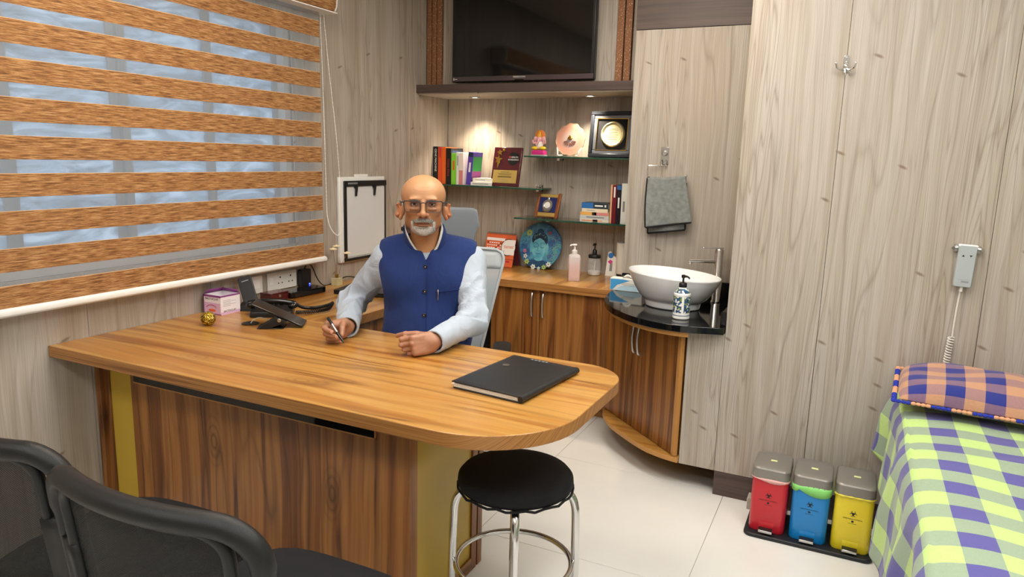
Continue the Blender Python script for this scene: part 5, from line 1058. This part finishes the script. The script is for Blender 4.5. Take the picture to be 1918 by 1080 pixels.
def surface_nets(fn, lo, hi, h, B=8):
    lo = np.array(lo, float); nb = np.ceil((np.array(hi)-lo)/h/B).astype(int); N = nb*B
    bi = np.stack(np.meshgrid(*[np.arange(n) for n in nb], indexing='ij'), -1).reshape(-1, 3)
    cd = fn((lo+(bi*B+B/2-.5)*h).astype(np.float32))
    arr = np.repeat(np.repeat(np.repeat(np.where(cd > 0, 1., -1.).astype(np.float32).reshape(nb), B, 0), B, 1), B, 2)
    keep = bi[np.abs(cd) < B*h*1.25]
    off = np.stack(np.meshgrid(*[np.arange(B)]*3, indexing='ij'), -1).reshape(-1, 3)
    for i in range(0, len(keep), 400):
        idx = (keep[i:i+400, None, :]*B+off[None]).reshape(-1, 3); arr[idx[:, 0], idx[:, 1], idx[:, 2]] = fn((lo+idx*h).astype(np.float32))
    S = arr < 0; X, Y, Z = N
    cnt = np.zeros((X-1, Y-1, Z-1), np.uint8)
    for dx in (0, 1):
        for dy in (0, 1):
            for dz in (0, 1): cnt += S[dx:X-1+dx, dy:Y-1+dy, dz:Z-1+dz]
    idx = np.argwhere((cnt > 0) & (cnt < 8)); vid = np.full(cnt.shape, -1, np.int32); vid[tuple(idx.T)] = np.arange(len(idx))
    acc = np.zeros((len(idx), 3)); num = np.zeros(len(idx))
    cor = [np.array(c) for c in np.ndindex(2, 2, 2)]
    for a in cor:
        for ax in range(3):
            if a[ax]: continue
            b = a.copy(); b[ax] = 1; ia, ib = idx+a, idx+b; va = arr[tuple(ia.T)]; vb = arr[tuple(ib.T)]
            m = (va < 0) != (vb < 0); t = np.where(m, va/np.where(m, va-vb, 1), 0); pt = a+t[:, None]*(b-a)
            acc[m] += pt[m]; num[m] += 1
    V = lo+(idx+acc/num[:, None])*h; F = []
    for ax in range(3):
        sl = [slice(None)]*3; sl2 = [slice(None)]*3; sl[ax] = slice(0, -1); sl2[ax] = slice(1, None)
        e = np.argwhere(S[tuple(sl)] != S[tuple(sl2)]); u, w = (ax+1) % 3, (ax+2) % 3
        e = e[(e[:, u] > 0) & (e[:, w] > 0) & (e[:, u] < N[u]-1) & (e[:, w] < N[w]-1)]
        def cell(du, dw): c = e.copy(); c[:, u] -= du; c[:, w] -= dw; return vid[tuple(c.T)]
        q = np.stack([cell(1, 1), cell(0, 1), cell(0, 0), cell(1, 0)], 1); flip = ~S[tuple(e.T)]
        q[flip] = q[flip][:, ::-1]; F.append(q)
    F = np.concatenate(F); return V, F[(F >= 0).all(1)]
def sdf_obj(name, fn, lo, hi, h, m, parent=None, tint=None, relax=1):
    V, F = surface_nets(fn, lo, hi, h)
    for _ in range(relax):   # light smoothing of the grid steps
        s = np.zeros_like(V); c = np.zeros(len(V))
        for i in range(4):
            a, b = F[:, i], F[:, (i+1) % 4]
            for k in range(3): s[:, k] += np.bincount(a, V[b, k], len(V))+np.bincount(b, V[a, k], len(V))
            c += np.bincount(a, minlength=len(V))+np.bincount(b, minlength=len(V))
        V = V*.45+.55*s/np.maximum(c, 1)[:, None]
    me = bpy.data.meshes.new(name); me.vertices.add(len(V)); me.vertices.foreach_set('co', V.astype(np.float32).ravel())
    me.loops.add(len(F)*4); me.loops.foreach_set('vertex_index', F.astype(np.int32).ravel()); me.polygons.add(len(F)); me.polygons.foreach_set('loop_start', np.arange(0, len(F)*4, 4, dtype=np.int32))
    me.polygons.foreach_set('use_smooth', np.ones(len(F), bool)); me.update(calc_edges=True); me.validate()
    me.materials.append(MATS[m] if isinstance(m, str) else m)
    if tint is not None:
        at = me.color_attributes.new('tint', 'FLOAT_COLOR', 'POINT'); at.data.foreach_set('color', tint(V.astype(np.float32)).astype(np.float32).ravel())
    o = bpy.data.objects.new(name, me); COL.objects.link(o)
    if parent: o.parent = parent
    return o
# ---- frames of reference
th = math.radians(32.0); HO = np.array([.989, 2.341, 1.271], np.float32)
HM = np.array([[math.cos(th), -math.sin(th), 0], [math.sin(th), math.cos(th), 0], [0, 0, 1]], np.float32)   # columns: his left, back, up
tt = math.radians(26.0); TO = np.array([.966, 2.415, 1.058], np.float32)
TM = np.array([[math.cos(tt), -math.sin(tt), 0], [math.sin(tt), math.cos(tt), 0], [0, 0, 1]], np.float32)
def tw_(x, y, z): return TO+TM@np.array([x, y, z], np.float32)
def hw_(x, y, z): return HO+HM@(np.array([x, y, z], np.float32)*.001)
SHR, SHL = tw_(-.168, .0, -.028), tw_(.172, .0, -.028)
ELR, ELL = np.array([.628, 2.35, .832], np.float32), np.array([1.205, 2.365, .828], np.float32)
WRR, WRL = np.array([.804, 2.104, .803], np.float32), np.array([1.203, 2.085, .805], np.float32)
def unit(v): v = np.array(v, np.float32); return v/np.linalg.norm(v)
HANDS = {}
AXW = {'L': unit(WRL-ELL), 'R': unit(WRR-ELR)}
def hand_frame(key, W_, f, n):
    f = unit(f); n = unit(np.array(n)-f*np.dot(n, f)); s = np.cross(f, n) if key == 'L' else np.cross(n, f)
    if s[2] < 0: s = -s
    HANDS[key] = (np.array(W_, np.float32), f, n, s.astype(np.float32))
hand_frame('L', WRL, (-.45, -.88, -.06), (.86, -.44, .24)); hand_frame('R', WRR, (-.30, -.95, -.05), (-.95, .30, .12))
HS = {'L': .93, 'R': .97}
CH = {'L': [((.092, .030), (58, 140, 190), (.044, .027, .021), .0098), ((.096, .010), (62, 150, 200), (.047, .029, .022), .0098), ((.091, -.010), (66, 156, 205), (.044, .027, .021), .0092), ((.083, -.028), (68, 158, 200), (.036, .022, .018), .0083)],
      'R': [((.090, .030), (42, 84, 100), (.045, .027, .022), .0094), ((.094, .010), (52, 104, 122), (.047, .029, .022), .0094), ((.089, -.010), (58, 122, 150), (.044, .027, .021), .0089), ((.081, -.028), (60, 128, 160), (.036, .022, .018), .0081)]}
TH = {'L': [(.018, .020, -.014, .0150), (.050, .036, -.028, .0120), (.078, .042, -.060, .0100), (.090, .040, -.100, .0082)],
      'R': [(.016, .020, -.016, .0155), (.046, .034, -.038, .0120), (.066, .026, -.064, .0100), (.078, .010, -.080, .0082)]}
def finger_pts(key):
    W_, f, n, s = HANDS[key]; out = []; k_ = HS[key]
    for (u, v), ang, ln, r in CH[key]:
        u, v, r = u*k_, v*k_, r*k_; ln = [l*k_ for l in ln]
        p = W_+f*u+s*v-n*.002; pts = [p]
        for a, l in zip(ang, ln): a = math.radians(a); p = p+(f*math.cos(a)-n*math.sin(a)-s*.10*(v < -.0)*0)*l; pts.append(p)
        out.append((pts, r))
    return out
def hand(p, key):
    W_, f, n, s = HANDS[key]; M = np.stack([f, s, n], 1)
    d = s_box(p, W_+f*.048-n*.001, M, (.046, .038, .0135), .013)
    d = smin(d, s_ell(p, W_+f*.036+s*.020-n*.013, (.032, .017, .017), M), .010)
    d = smin(d, s_ell(p, W_+f*.04-s*.026-n*.009, (.034, .014, .015), M), .010)
    d = smin(d, s_cone(p, W_-AXW[key]*.03, W_+f*.012, .0255, .027), .018)
    for i, (pts, r) in enumerate(finger_pts(key)):
        c = np.minimum(np.minimum(s_cone(p, pts[0]-f*.012, pts[1], r*1.12, r*1.02), s_cone(p, pts[1], pts[2], r*1.04, r*.93)), s_cone(p, pts[2], pts[3], r*.93, r*.82))
        c = smin(c, s_ell(p, pts[0]+n*.003, (r*1.15,)*3), .006); c = smin(c, s_ell(p, pts[1]+n*.0012, (r*1.10,)*3), .004)
        d = smin(d, c, .0028)
        # tendon ridge on the back of the hand
        d = smin(d, s_cone(p, W_+f*.02+n*.009+s*(.25*CH[key][i][0][1]), pts[0]+n*.006, .0035, .0042), .007)
    T_ = [W_+f*a+s*b+n*c for a, b, c, _ in TH[key]]; rr = [q[3] for q in TH[key]]
    t_ = np.minimum(np.minimum(s_cone(p, T_[0], T_[1], rr[0], rr[1]), s_cone(p, T_[1], T_[2], rr[1], rr[2])), s_cone(p, T_[2], T_[3], rr[2], rr[3]))
    t_ = smin(t_, s_ell(p, T_[2], (rr[2]*1.08,)*3), .004)
    return smin(d, t_, .006)
def near(p, c, r): return ((p-np.asarray(c, np.float32))**2).sum(1) < r*r
def masked(p, m, fn, far=.5):
    out = np.full(len(p), far, np.float32)
    if m.any(): out[m] = fn(p[m])
    return out
def head_skull(q):   # q in mm, head frame
    ax = q.copy(); ax[:, 0] = np.abs(ax[:, 0])
    d = s_ell(q, (0, 2, 29), (85, 96, 76)); d = smin(d, s_ell(q, (0, -34, -32), (67, 56, 82)), 26)
    d = smin(d, s_ell(q, (0, -42, -82), (51, 44, 38)), 18); d = smin(d, s_ell(q, (0, -74, -102), (23, 18, 17)), 14)
    d = smin(d, s_ell(ax, (43, -63, -27), (22, 21, 18)), 14); d = smin(d, s_ell(ax, (54, -15, -72), (14, 26, 24)), 22)
    d = smin(d, s_ell(ax, (26, -86, 17), (27, 11, 8)), 12)
    d = smax(d, -s_ell(ax, (34, -106, -2), (21, 15, 12.5)), 9)
    d = smin(d, s_ell(ax, (33, -81.5, -1), (14.2, 14.2, 13.4)), 4)
    d = smax(d, -s_ell(ax, (33, -97, -1.5), (13.0, 9.5, 2.7)), 1.0)
    d = smin(d, s_ell(ax, (35, -90, -19), (15, 7, 5)), 10)                                                # eye bags
    d = smin(d, s_cone(q, (0, -95, 6), (0, -115, -34), 7.5, 10.0), 8)                                    # nose
    d = smin(d, s_ell(q, (0, -117, -38), (12, 11, 10)), 6); d = smin(d, s_ell(ax, (15, -102, -41), (8.8, 11, 8.5)), 5)
    d = smax(d, -s_ell(ax, (7.5, -109, -49.5), (4.4, 6, 3.6)), 2.5)
    d = smin(d, s_ell(q, (0, -88, -64), (30, 14, 13)), 12)                                               # muzzle
    d = smin(d, s_ell(q, (0, -95.5, -70.5), (27, 7.0, 4.4)), 5); d = smin(d, s_ell(q, (0, -94.5, -80.5), (23, 8.0, 5.2)), 5)
    zc = -75.5+.0055*q[:, 0]**2
    sl = s_ell(np.stack([q[:, 0], q[:, 1], q[:, 2]-zc], 1), (0, -106, 0), (31, 14, 1.5)); d = smax(d, -sl, 1.5)
    # nasolabial folds
    fold = s_cone(ax, (22, -104, -40), (39, -92, -70), 2.8, 2.4); d = smax(d, -(fold), 3.5)
    # ears
    ca, sa = math.cos(.85), math.sin(.85); EM = np.array([[ca, -sa, 0], [sa, ca, 0], [0, 0, 1]], np.float32)
    e = s_ell(ax, (96, 12, -33), (7.2, 20, 31), EM); e = smax(e, -s_ell(ax, (102, 5, -29), (6, 12, 19), EM), 4)
    e = smin(e, s_ell(ax, (87, 0, -60), (5.5, 9, 10), EM), 5); e = smin(e, s_ell(ax, (82, 2, -34), (12, 9, 22)), 6)
    return smin(d, e, 5)
def to_head(p): return (p-HO)@HM*1000.
NK0, NK1 = hw_(0, 22, -70), tw_(0, .022, -.02)
def torso(q):        # q: torso frame, metres
    q = q/np.array([1.13, 1, 1], np.float32); ax = q.copy(); ax[:, 0] = np.abs(ax[:, 0])
    d = s_ell(q, (0, .005, -.13), (.150, .108, .185)); d = smin(d, s_ell(ax, (.075, -.055, -.105), (.075, .05, .07)), .05)
    d = smin(d, s_cone(q, (-.125, .01, -.025), (.125, .01, -.025), .062, .062), .05)
    d = smin(d, s_ell(q, (0, -.022, -.32), (.150, .125, .17)), .06); d = smin(d, s_ell(q, (0, .03, -.49), (.165, .13, .12)), .06)
    d = smin(d, s_cone(ax, (.02, .02, .040), (.120, .012, .002), .042, .050), .04); return d
def to_torso(p): return (p-TO)@TM
def arms(p, k=1.0, off=0.):
    d = s_cone(p, SHR, ELR, .050+off, .040+off); d = smin(d, s_cone(p, ELR, WRR, .040+off, .0265+off), .02)
    d2 = s_cone(p, SHL, ELL, .050+off, .040+off); d2 = smin(d2, s_cone(p, ELL, WRL, .040+off, .0265+off), .02)
    return np.minimum(d, d2)
def body(p):
    d = torso(to_torso(p)); d = smin(d, arms(p), .03); d = smin(d, s_cone(p, NK0, NK1, .056, .062), .03)
    hm = near(p, HO, .20); h = masked(p, hm, lambda q: head_skull(to_head(q))*.001)
    d = np.where(hm, smin(d, h, .022), d)
    for k in 'LR':
        W_, f, n, s = HANDS[k]; m = near(p, W_+f*.06, .14); hd = masked(p, m, lambda q: hand(q, k)); d = np.where(m, smin(d, hd, .010), d)
    return d
def lerp(a, b, t): return a+(b-a)*t[:, None]
def ss(x, a, b): t = np.clip((x-a)/(b-a), 0, 1); return t*t*(3-2*t)
def cc_(c): return np.array(lin(c)[:3], np.float32)
def skin_tint(V):
    q = to_head(V); x = np.abs(q[:, 0]); y, z = q[:, 1], q[:, 2]; hd = near(V, HO, .2)
    col = np.tile(cc_('#b6855f'), (len(V), 1)); n = nz(V, 90)*.5+nz(V, 300, 2)*.5
    col = col*(1+.07*n[:, None])
    face = hd & (y < 30)
    def blend(mask, c, a):
        nonlocal col
        col = lerp(col, np.tile(cc_(c), (len(V), 1)), np.where(hd, mask*a, 0))
    blend(ss(z, 20, 60), '#c4946c', .6)
    blend(ss(-z, 5, 60)*ss(-y, -10, 20), '#976443', .55); blend(ss(x, 38, 62)*ss(-z, -30, 10)*ss(-y, 0, 40), '#9a6745', .45); blend((y < -85)*ss(-np.abs(x), -9, -3)*ss(-np.abs(z-14), -14, -4), '#9a6848', .35); blend((y < -70)*ss(z, 34, 44)*.0+(y < -75)*ss(-np.abs(z-46-.004*x*x), -2.2, -.4)*(x < 40), '#a97752', .5); blend((y < -75)*ss(-np.abs(z-60-.005*x*x), -2.2, -.4)*(x < 36), '#a97752', .45)  # stubble tone, plus cheek, brow and forehead-crease shading painted into the skin
    e = ((x-34)/23)**2+((z+3)/14)**2; blend((y < -60)*ss(-e, -1.3, -.2), '#6f4633', .75)  # dark lids, with the shadow under the brow painted into the colour
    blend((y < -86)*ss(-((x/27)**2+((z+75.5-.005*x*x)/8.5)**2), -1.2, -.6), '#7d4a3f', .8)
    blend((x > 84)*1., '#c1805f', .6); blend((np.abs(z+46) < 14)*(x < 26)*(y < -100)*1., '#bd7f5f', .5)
    for k in 'LR':
        W_, f, nn, s = HANDS[k]; hm = near(V, W_+f*.06, .14); c2 = np.tile(cc_('#a87a60'), (len(V), 1))*(1+.06*n[:, None])
        kn = np.zeros(len(V), np.float32)
        for pts, r in finger_pts(k):
            for j in (0, 1): kn = np.maximum(kn, ss(-np.sqrt(((V-pts[j]-nn*.006)**2).sum(1)), -.013, -.004))
            kn = np.maximum(kn, 1.2*ss(-np.sqrt(((V-pts[3])**2).sum(1)), -.013, -.004))
        c2 = lerp(c2, np.tile(cc_('#b5806c'), (len(V), 1)), kn*.6); col = np.where(hm[:, None], c2, col)
    return np.concatenate([col, np.ones((len(V), 1), np.float32)], 1)
m = bpy.data.materials.new('skin'); m.use_nodes = True; MATS['skin'] = m; q = NT(m)
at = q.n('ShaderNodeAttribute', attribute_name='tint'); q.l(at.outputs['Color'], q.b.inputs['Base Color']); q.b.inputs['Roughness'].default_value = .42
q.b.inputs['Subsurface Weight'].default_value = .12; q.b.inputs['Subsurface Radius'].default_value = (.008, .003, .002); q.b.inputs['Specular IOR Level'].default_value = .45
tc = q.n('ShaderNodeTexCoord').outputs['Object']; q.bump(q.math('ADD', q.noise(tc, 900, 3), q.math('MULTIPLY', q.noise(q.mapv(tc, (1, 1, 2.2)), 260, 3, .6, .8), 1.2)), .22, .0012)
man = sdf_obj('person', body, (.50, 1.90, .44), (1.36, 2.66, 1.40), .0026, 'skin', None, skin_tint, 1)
tag(man, 'bald bearded man in glasses, blue waistcoat and pale shirt, seated holding a pen', 'person')
# ---- finger nails
mat('nail', '#cf9f8c', .25)
for k in 'LR':
    W_, f, n, s = HANDS[k]
    for pts, r in finger_pts(k):
        d_ = unit(pts[3]-pts[2]); up_ = unit(np.cross(np.cross(d_, n+f*.8), d_)) if k == 'L' else unit(np.cross(np.cross(d_, f), d_)); sd_ = np.cross(up_, d_)
        M3 = Matrix([[sd_[i], d_[i], up_[i]] for i in range(3)])
        MB().ell(pts[3]+up_*(r*.72)+d_*(r*.15), (r*.62, r*.8, r*.16), 12, 8, M=M3).build('fingernail', 'nail', man, smooth=80)
# ---- eyes
mat('eye_white', '#cbc3ba', .15); mat('iris', '#2a1a12', .1)
for s in (-1, 1):
    c = hw_(s*33, -81.5, -1); e = MB().ell(c, .0128, 24, 16).build('eyeball', 'eye_white', man, smooth=90)
    d_ = unit((HM@np.array([s*-.03, -1, .02]))); MB().ell(c+d_*.0071, .0072, 18, 12).build('iris', 'iris', e, smooth=90)
mat('lash', '#1a110d', .6)
for s in (-1, 1):
    MB().tube([hw_(s*33+x, -81.5-math.sqrt(max(1., 14.4**2-x*x-(1.2+2.0*(1-(x/13)**2))**2)), -1.0+1.2+2.2*(1-(x/13)**2)) for x in (-12.5, -9, -5, 0, 5, 9, 12.5)], [.0005, .0009, .0011, .0012, .0011, .0009, .0005], 6).build('eyelashes', 'lash', man)
# ---- beard, hair, brows (short hair as its own relief)
def hair_mat(name, stops, sc):
    m = bpy.data.materials.new(name); m.use_nodes = True; MATS[name] = m; q = NT(m); tc = q.n('ShaderNodeTexCoord').outputs['Object']
    n = q.noise(q.mapv(tc, (1, 1, .35)), sc, 3, .7); q.l(q.ramp(n, stops), q.b.inputs['Base Color']); q.b.inputs['Roughness'].default_value = .7; q.bump(n, 1., .003); return m
hair_mat('beard_hair', [(.33, '#5a524d'), (.43, '#a39d97'), (.52, '#dcd8d3'), (.62, '#f6f4f1')], 950)
hair_mat('moustache_hair', [(.36, '#241e1b'), (.47, '#5c554f'), (.56, '#b5afa8'), (.66, '#e4e1dc')], 950)
hair_mat('side_hair', [(.42, '#a98468'), (.55, '#ad9682'), (.68, '#c4bcb2')], 900); hair_mat('brow_hair', [(.4, '#1d1613'), (.65, '#4a403a')], 700)
def beard(p):
    q = to_head(p); x = np.abs(q[:, 0]); z = q[:, 2]; y = q[:, 1]; base = head_skull(q)
    chin = ss(-(((q[:, 0])/50)**2+((z+103)/24)**2), -1.25, -.55)*ss(-y, 25, 45)
    sides = ss(-np.abs(x-(40+.03*(z+75))), -9, -3)*ss(-z, 60, 72)*ss(z, -112, -100)*ss(-y, 40, 60)
    edge = .22*nz(p, 160, 5.)+.14*nz(p, 420, 1.)
    lipx = 1-ss(-(((q[:, 0])/31)**2+((z+77)/9.5)**2), -1.3, -.8)
    th = np.clip(np.maximum(chin, sides)*lipx*(1+edge)+edge*.4*(np.maximum(chin, sides) > .05), 0, 1); amt = -2.5+th*(6.4+1.4*nz(p, 700)+.8*nz(p, 1500, 3))
    return (base-amt)*.001
def moust(p):
    q = to_head(p); x = np.abs(q[:, 0]); z = q[:, 2]; y = q[:, 1]; base = head_skull(q)
    th = ss(-((x-22)/25)**2-((z+60+.16*x)/9.0)**2, -1.2, -.4)*ss(-y, 60, 75); th = np.maximum(th, ss(-np.abs(z+62), -9.5, -5)*(x < 24)*ss(-y, 80, 90))
    amt = -2.5+th*(5.2+1.2*nz(p, 700)+.7*nz(p, 1500, 3)); return (base-amt)*.001
def sidehair(p):
    q = to_head(p); x = np.abs(q[:, 0]); z = q[:, 2]; y = q[:, 1]; base = head_skull(q)
    th = ss(y, -30, -5)*ss(-z, -62, -30)*ss(z, -30, -5)*ss(x+np.maximum(y, 0)*1.2, 58, 72); ear = (x > 86)*1.
    th = th*(1-ear); return (base-(-2.2+th*(3.2+.5*nz(p, 900))))*.001
lo, hi = HO+np.array([-.13, -.16, -.15]), HO+np.array([.14, .14, .13])
sdf_obj('beard', beard, lo, hi, .0019, 'beard_hair', man); sdf_obj('moustache', moust, lo, hi, .0017, 'moustache_hair', man); sdf_obj('side_hair', sidehair, lo, hi, .0026, 'side_hair', man)
for s in (-1, 1): MB().tube([hw_(s*x, y, z) for x, y, z in ((12, -101.5, 10), (22, -103, 12.5), (33, -101, 13.5), (44, -94, 12), (53, -84, 8))], [.0026, .0034, .0033, .0026, .0012], 8).build('eyebrow', 'brow_hair', man)
# ---- spectacles
mat('specs', '#2a2b2f', .35); mat('lens', '#2c3550', .03, alpha=.06, spec=.6)
gl_ = []
def gy(x): return -117+.0032*x*x
for s in (-1, 1):
    ring = []; rrad = []
    for a, b in rrect(-31.5, 31.5, -20, 20.5, [12, 12, 9, 9] if s > 0 else [12, 12, 9, 9], 6):
        k = .93+.05*(b+20)/40; x = s*41+s*1.5*(b-5)/40*2+a*k; ring.append(hw_(x, gy(x), -9.5+b)); rrad.append(.0021 if b > 10 else .0012)
    MB().tube(ring, rrad, 8, closed=True).build('spectacle_rim', 'specs', man)
    cen = hw_(s*41, gy(41), -9.5); MB().add([cen]+ring, [(0, i+1, (i+1) % len(ring)+1) for i in range(len(ring))]).build('spectacle_lens', 'lens', man)
    MB().tube([hw_(s*72, gy(72), 6), hw_(s*80, -97, 6), hw_(s*86, -80, 6), hw_(s*90, -30, 5), hw_(s*90, 5, 4), hw_(s*86, 20, -8)], [.0022, .0022, .002, .0016, .0016, .0014], 8).build('spectacle_temple', 'specs', man)
MB().tube([hw_(x, gy(12)-1.0, 1+5*math.cos(x/9.)) for x in (-11, -6, 0, 6, 11)], .0019, 8).build('spectacle_bridge', 'specs', man)
# ---- shirt: sleeves with creases, cut off at the cuffs
mat('shirt_cloth', '#abb8c8', .8, sheen=.15, bump=.12, bscale=900); m = mat('vest_cloth', '#142d66', .9, sheen=.05, bump=.35, bscale=700, var=.12, vscale=220)
q = NT(MATS['shirt_cloth']); _tc = q.n('ShaderNodeTexCoord').outputs['Object']
_n1 = q.noise(q.mapv(_tc, (1, 1, .8), rot=(.5, .7, .3)), 7.5, 3, .5, 2.6); q.bump(q.math('ADD', _n1, q.math('MULTIPLY', q.noise(_tc, 900, 2), .02)), .4, .03)
q = NT(MATS['vest_cloth']); _tc = q.n('ShaderNodeTexCoord').outputs['Object']
_n1 = q.noise(q.mapv(_tc, (1, 1, .45), rot=(.3, .4, .2)), 9, 3, .5, 1.2); q.bump(q.math('ADD', _n1, q.math('MULTIPLY', q.noise(_tc, 800, 2), .05)), .6, .02)
def creases(p):
    d = np.zeros(len(p), np.float32)
    for S_0, E_0, W_0 in ((SHR, ELR, WRR), (SHL, ELL, WRL)):
        for a, b, amp, f0 in ((S_0, E_0, .0075, 58.), (E_0, W_0, .0055, 80.)):
            ab = b-a; L = np.linalg.norm(ab); t = ((p-a)@ab)/L/L; ok = (t > -.1) & (t < 1.1)
            w = amp*(.45+.9*np.exp(-((t-(1 if a is S_0 else 0))/.35)**2)); q = p-a
            sk = t*L*f0+2.2*np.sin(q[:, 0]*38+q[:, 1]*24)+1.7*np.sin(q[:, 2]*33-q[:, 0]*19)
            d += np.where(ok & near(p, (a+b)/2, .22), w*(np.abs(np.sin(sk*.5))-.5), 0)
    return d
CUT = {}
for k, E_0 in (('R', ELR), ('L', ELL)):
    W_ = HANDS[k][0]; ax_ = unit(W_-E_0); CUT[k] = (W_+ax_*.008, ax_)
def shirt(p):
    d = None
    for S_0, E_0, W_0, k in ((SHR, ELR, WRR, 'R'), (SHL, ELL, WRL, 'L')):
        c0, ax_ = CUT[k]; We = W_0+ax_*.02
        a = s_cone(p, S_0, E_0, .060, .055); a = smin(a, s_cone(p, E_0, We, .055, .041), .03)
        a = a+creases(p)
        cu = s_cone(p, c0-ax_*.062, c0, .0430, .0420); a = smin(a, cu, .004)                       # cuff band
        plane = (p-c0)@ax_; a = np.maximum(a, plane)
        a = smax(a, -s_cone(p, c0-ax_*.03, c0+ax_*.03, .0345, .0345), .002)
        d = a if d is None else np.minimum(d, a)
    t_ = torso(to_torso(p))-.005; t_ = np.maximum(t_, to_torso(p)[:, 2]-.03); return smin(d, t_, .03)
sdf_obj('shirt', shirt, (.53, 1.98, .52), (1.35, 2.66, 1.17), .0036, 'shirt_cloth', man)
def vest(p):
    q = to_torso(p); d = torso(q)-.0135-.0022*nz(p, 26, 1.)-.0012*nz(p, 55, 4.)
    z = q[:, 2]; x = np.abs(q[:, 0])
    w = np.where(z > -.03, .193, np.where(z > -.15, .170+(.193-.170)*ss(z, -.15, -.03), .170+.10*ss(-z, .17, .22)))
    d = smax(d, x-w, .006)
    neck = s_cone(p, tw_(0, .020, -.01), tw_(-.02, -.055, .15), .068, .078); d = smax(d, -neck, .004)
    vee = np.maximum(x-.48*(z+.012), q[:, 1]); d = smax(d, -vee*.8, .004)
    return smax(d, z-.085, .004)
sdf_obj('waistcoat', vest, (.70, 2.20, .50), (1.26, 2.62, 1.17), .0034, 'vest_cloth', man)
def ring_part(name, m, rb, zb, rt, zt, cy, amax, thick, front_drop, parent=man):
    def f(u, v):
        a = math.radians(-amax+2*amax*u); fr = (1-math.cos(a))/2; r = rb+(rt-rb)*v
        z = (zb+(zt-zb)*v)-front_drop*fr**3
        zz_ = max(z, -.02); return tuple(tw_(r*math.sin(a)*1.04-.13*zz_, cy-.46*zz_+r*math.cos(a)-.022*fr, z))
    return MB().grid(f, 48, 7).build(name, m, parent, smooth=80, solid=thick)
ring_part('waistcoat_collar', 'vest_cloth', .090, .045, .0765, .128, .024, 176, .004, .130)
ring_part('shirt_collar', mat('collar_cloth', '#d3d3d3', .8), .0775, .060, .0695, .143, .022, 174, .003, .137)
def chest_y(x, z):   # front of the waistcoat
    ys = np.linspace(-.25, 0, 200); P = np.array([[x, y, z] for y in ys], np.float32); d = torso(P)-.0145; i = np.argmax(d < 0); return ys[i]
mat('vest_dark', '#122a66', .9); mat('button_dark', '#11141d', .3)
pl = [tuple(tw_(.010, chest_y(.010, z)-.0008, z)) for z in np.linspace(-.012, -.40, 34)]
MB().tube(pl, .0011, 6).build('placket_seam', 'vest_dark', man)
for z in (-.034, -.128, -.218, -.305):
    y = chest_y(0, z); c = tw_(0, y-.0015, z); b_ = MB().lathe([(.001, -.001), (.0075, -.001), (.0082, .001), (.0065, .0028), (.005, .0018), (.001, .0018)], n=18).build('button', 'button_dark', man, smooth=50); b_.location = c; b_.rotation_euler = (PI/2, 0, tt)
    MB().ell((0, 0, .0022), (.002, .002, .0008), 8, 5).build('button_thread', 'chrome', b_)
pk = [tuple(tw_(x, chest_y(x, -.128+.12*(x-.045))-.0012, -.128+.12*(x-.045))) for x in np.linspace(.045, .135, 14)]
MB().tube(pk, .0018, 6).build('pocket_welt', 'vest_dark', man)
c0 = tw_(.052, chest_y(.052, -.125)-.004, -.118); MB().tube([c0, c0+np.array([0, 0, -.038]), c0+np.array([.0, .002, -.042])], [.0028, .0018, .0012], 8).build('pen_clip', 'chrome', man)
# ---- trousers and shoes under the desk
mat('trouser_cloth', '#2a2c33', .9); mat('shoe_leather', '#1a1412', .35)
def trous(p):
    q = to_torso(p); d = s_ell(q, (0, .03, -.49), (.178, .145, .10))
    for s in (-1, 1):
        hip = tw_(s*.09, -.02, -.50); kn = tw_(s*.13, -.42, -.50); an = tw_(s*.14, -.40, -.95); d = smin(d, s_cone(p, hip, kn, .092, .066), .04); d = smin(d, s_cone(p, kn, an, .066, .05), .03)
    return d+.003*nz(p, 40)
sdf_obj('trousers', trous, (.66, 1.84, .06), (1.36, 2.66, .70), .009, 'trouser_cloth', man)
for s in (-1, 1):
    a_ = tw_(s*.14, -.40, -1.0); v_ = TM@np.array([0, -1, 0]); sh = lambda p, a_=a_, v_=v_: np.maximum(smin(s_cone(p, a_+np.array([0, 0, .0]), a_+v_*.17-np.array([0, 0, .02]), .046, .036), s_cone(p, a_, a_+np.array([0, 0, .06]), .045, .05), .03), -(p[:, 2]-.001))
    sdf_obj('shoe', sh, a_-.24, a_+.26, .008, 'shoe_leather', man)
# ---- the pen in his right hand
_W, _f, _n, _s = HANDS['R']
tip = Vector((.893, 1.972, .780)); top = Vector((.783, 2.010, .862)); dr = (top-tip).normalized()
t = thing('pen', 'black and silver ballpoint held in the right hand', 'pen', tip)
def pt(d): return dr*d
MB().tube([pt(.0), pt(.010), pt(.030), pt(.095)], [.001, .0035, .0052, .0052], 14).build('barrel', 'black_gloss', t)
MB().tube([pt(.055), pt(.095)], [.00545, .00545], 14).build('silver_sleeve', 'steel', t)
MB().tube([pt(.0945), pt(.128), pt(.130)], [.0056, .0054, .004], 14).build('cap', 'black_plastic', t)
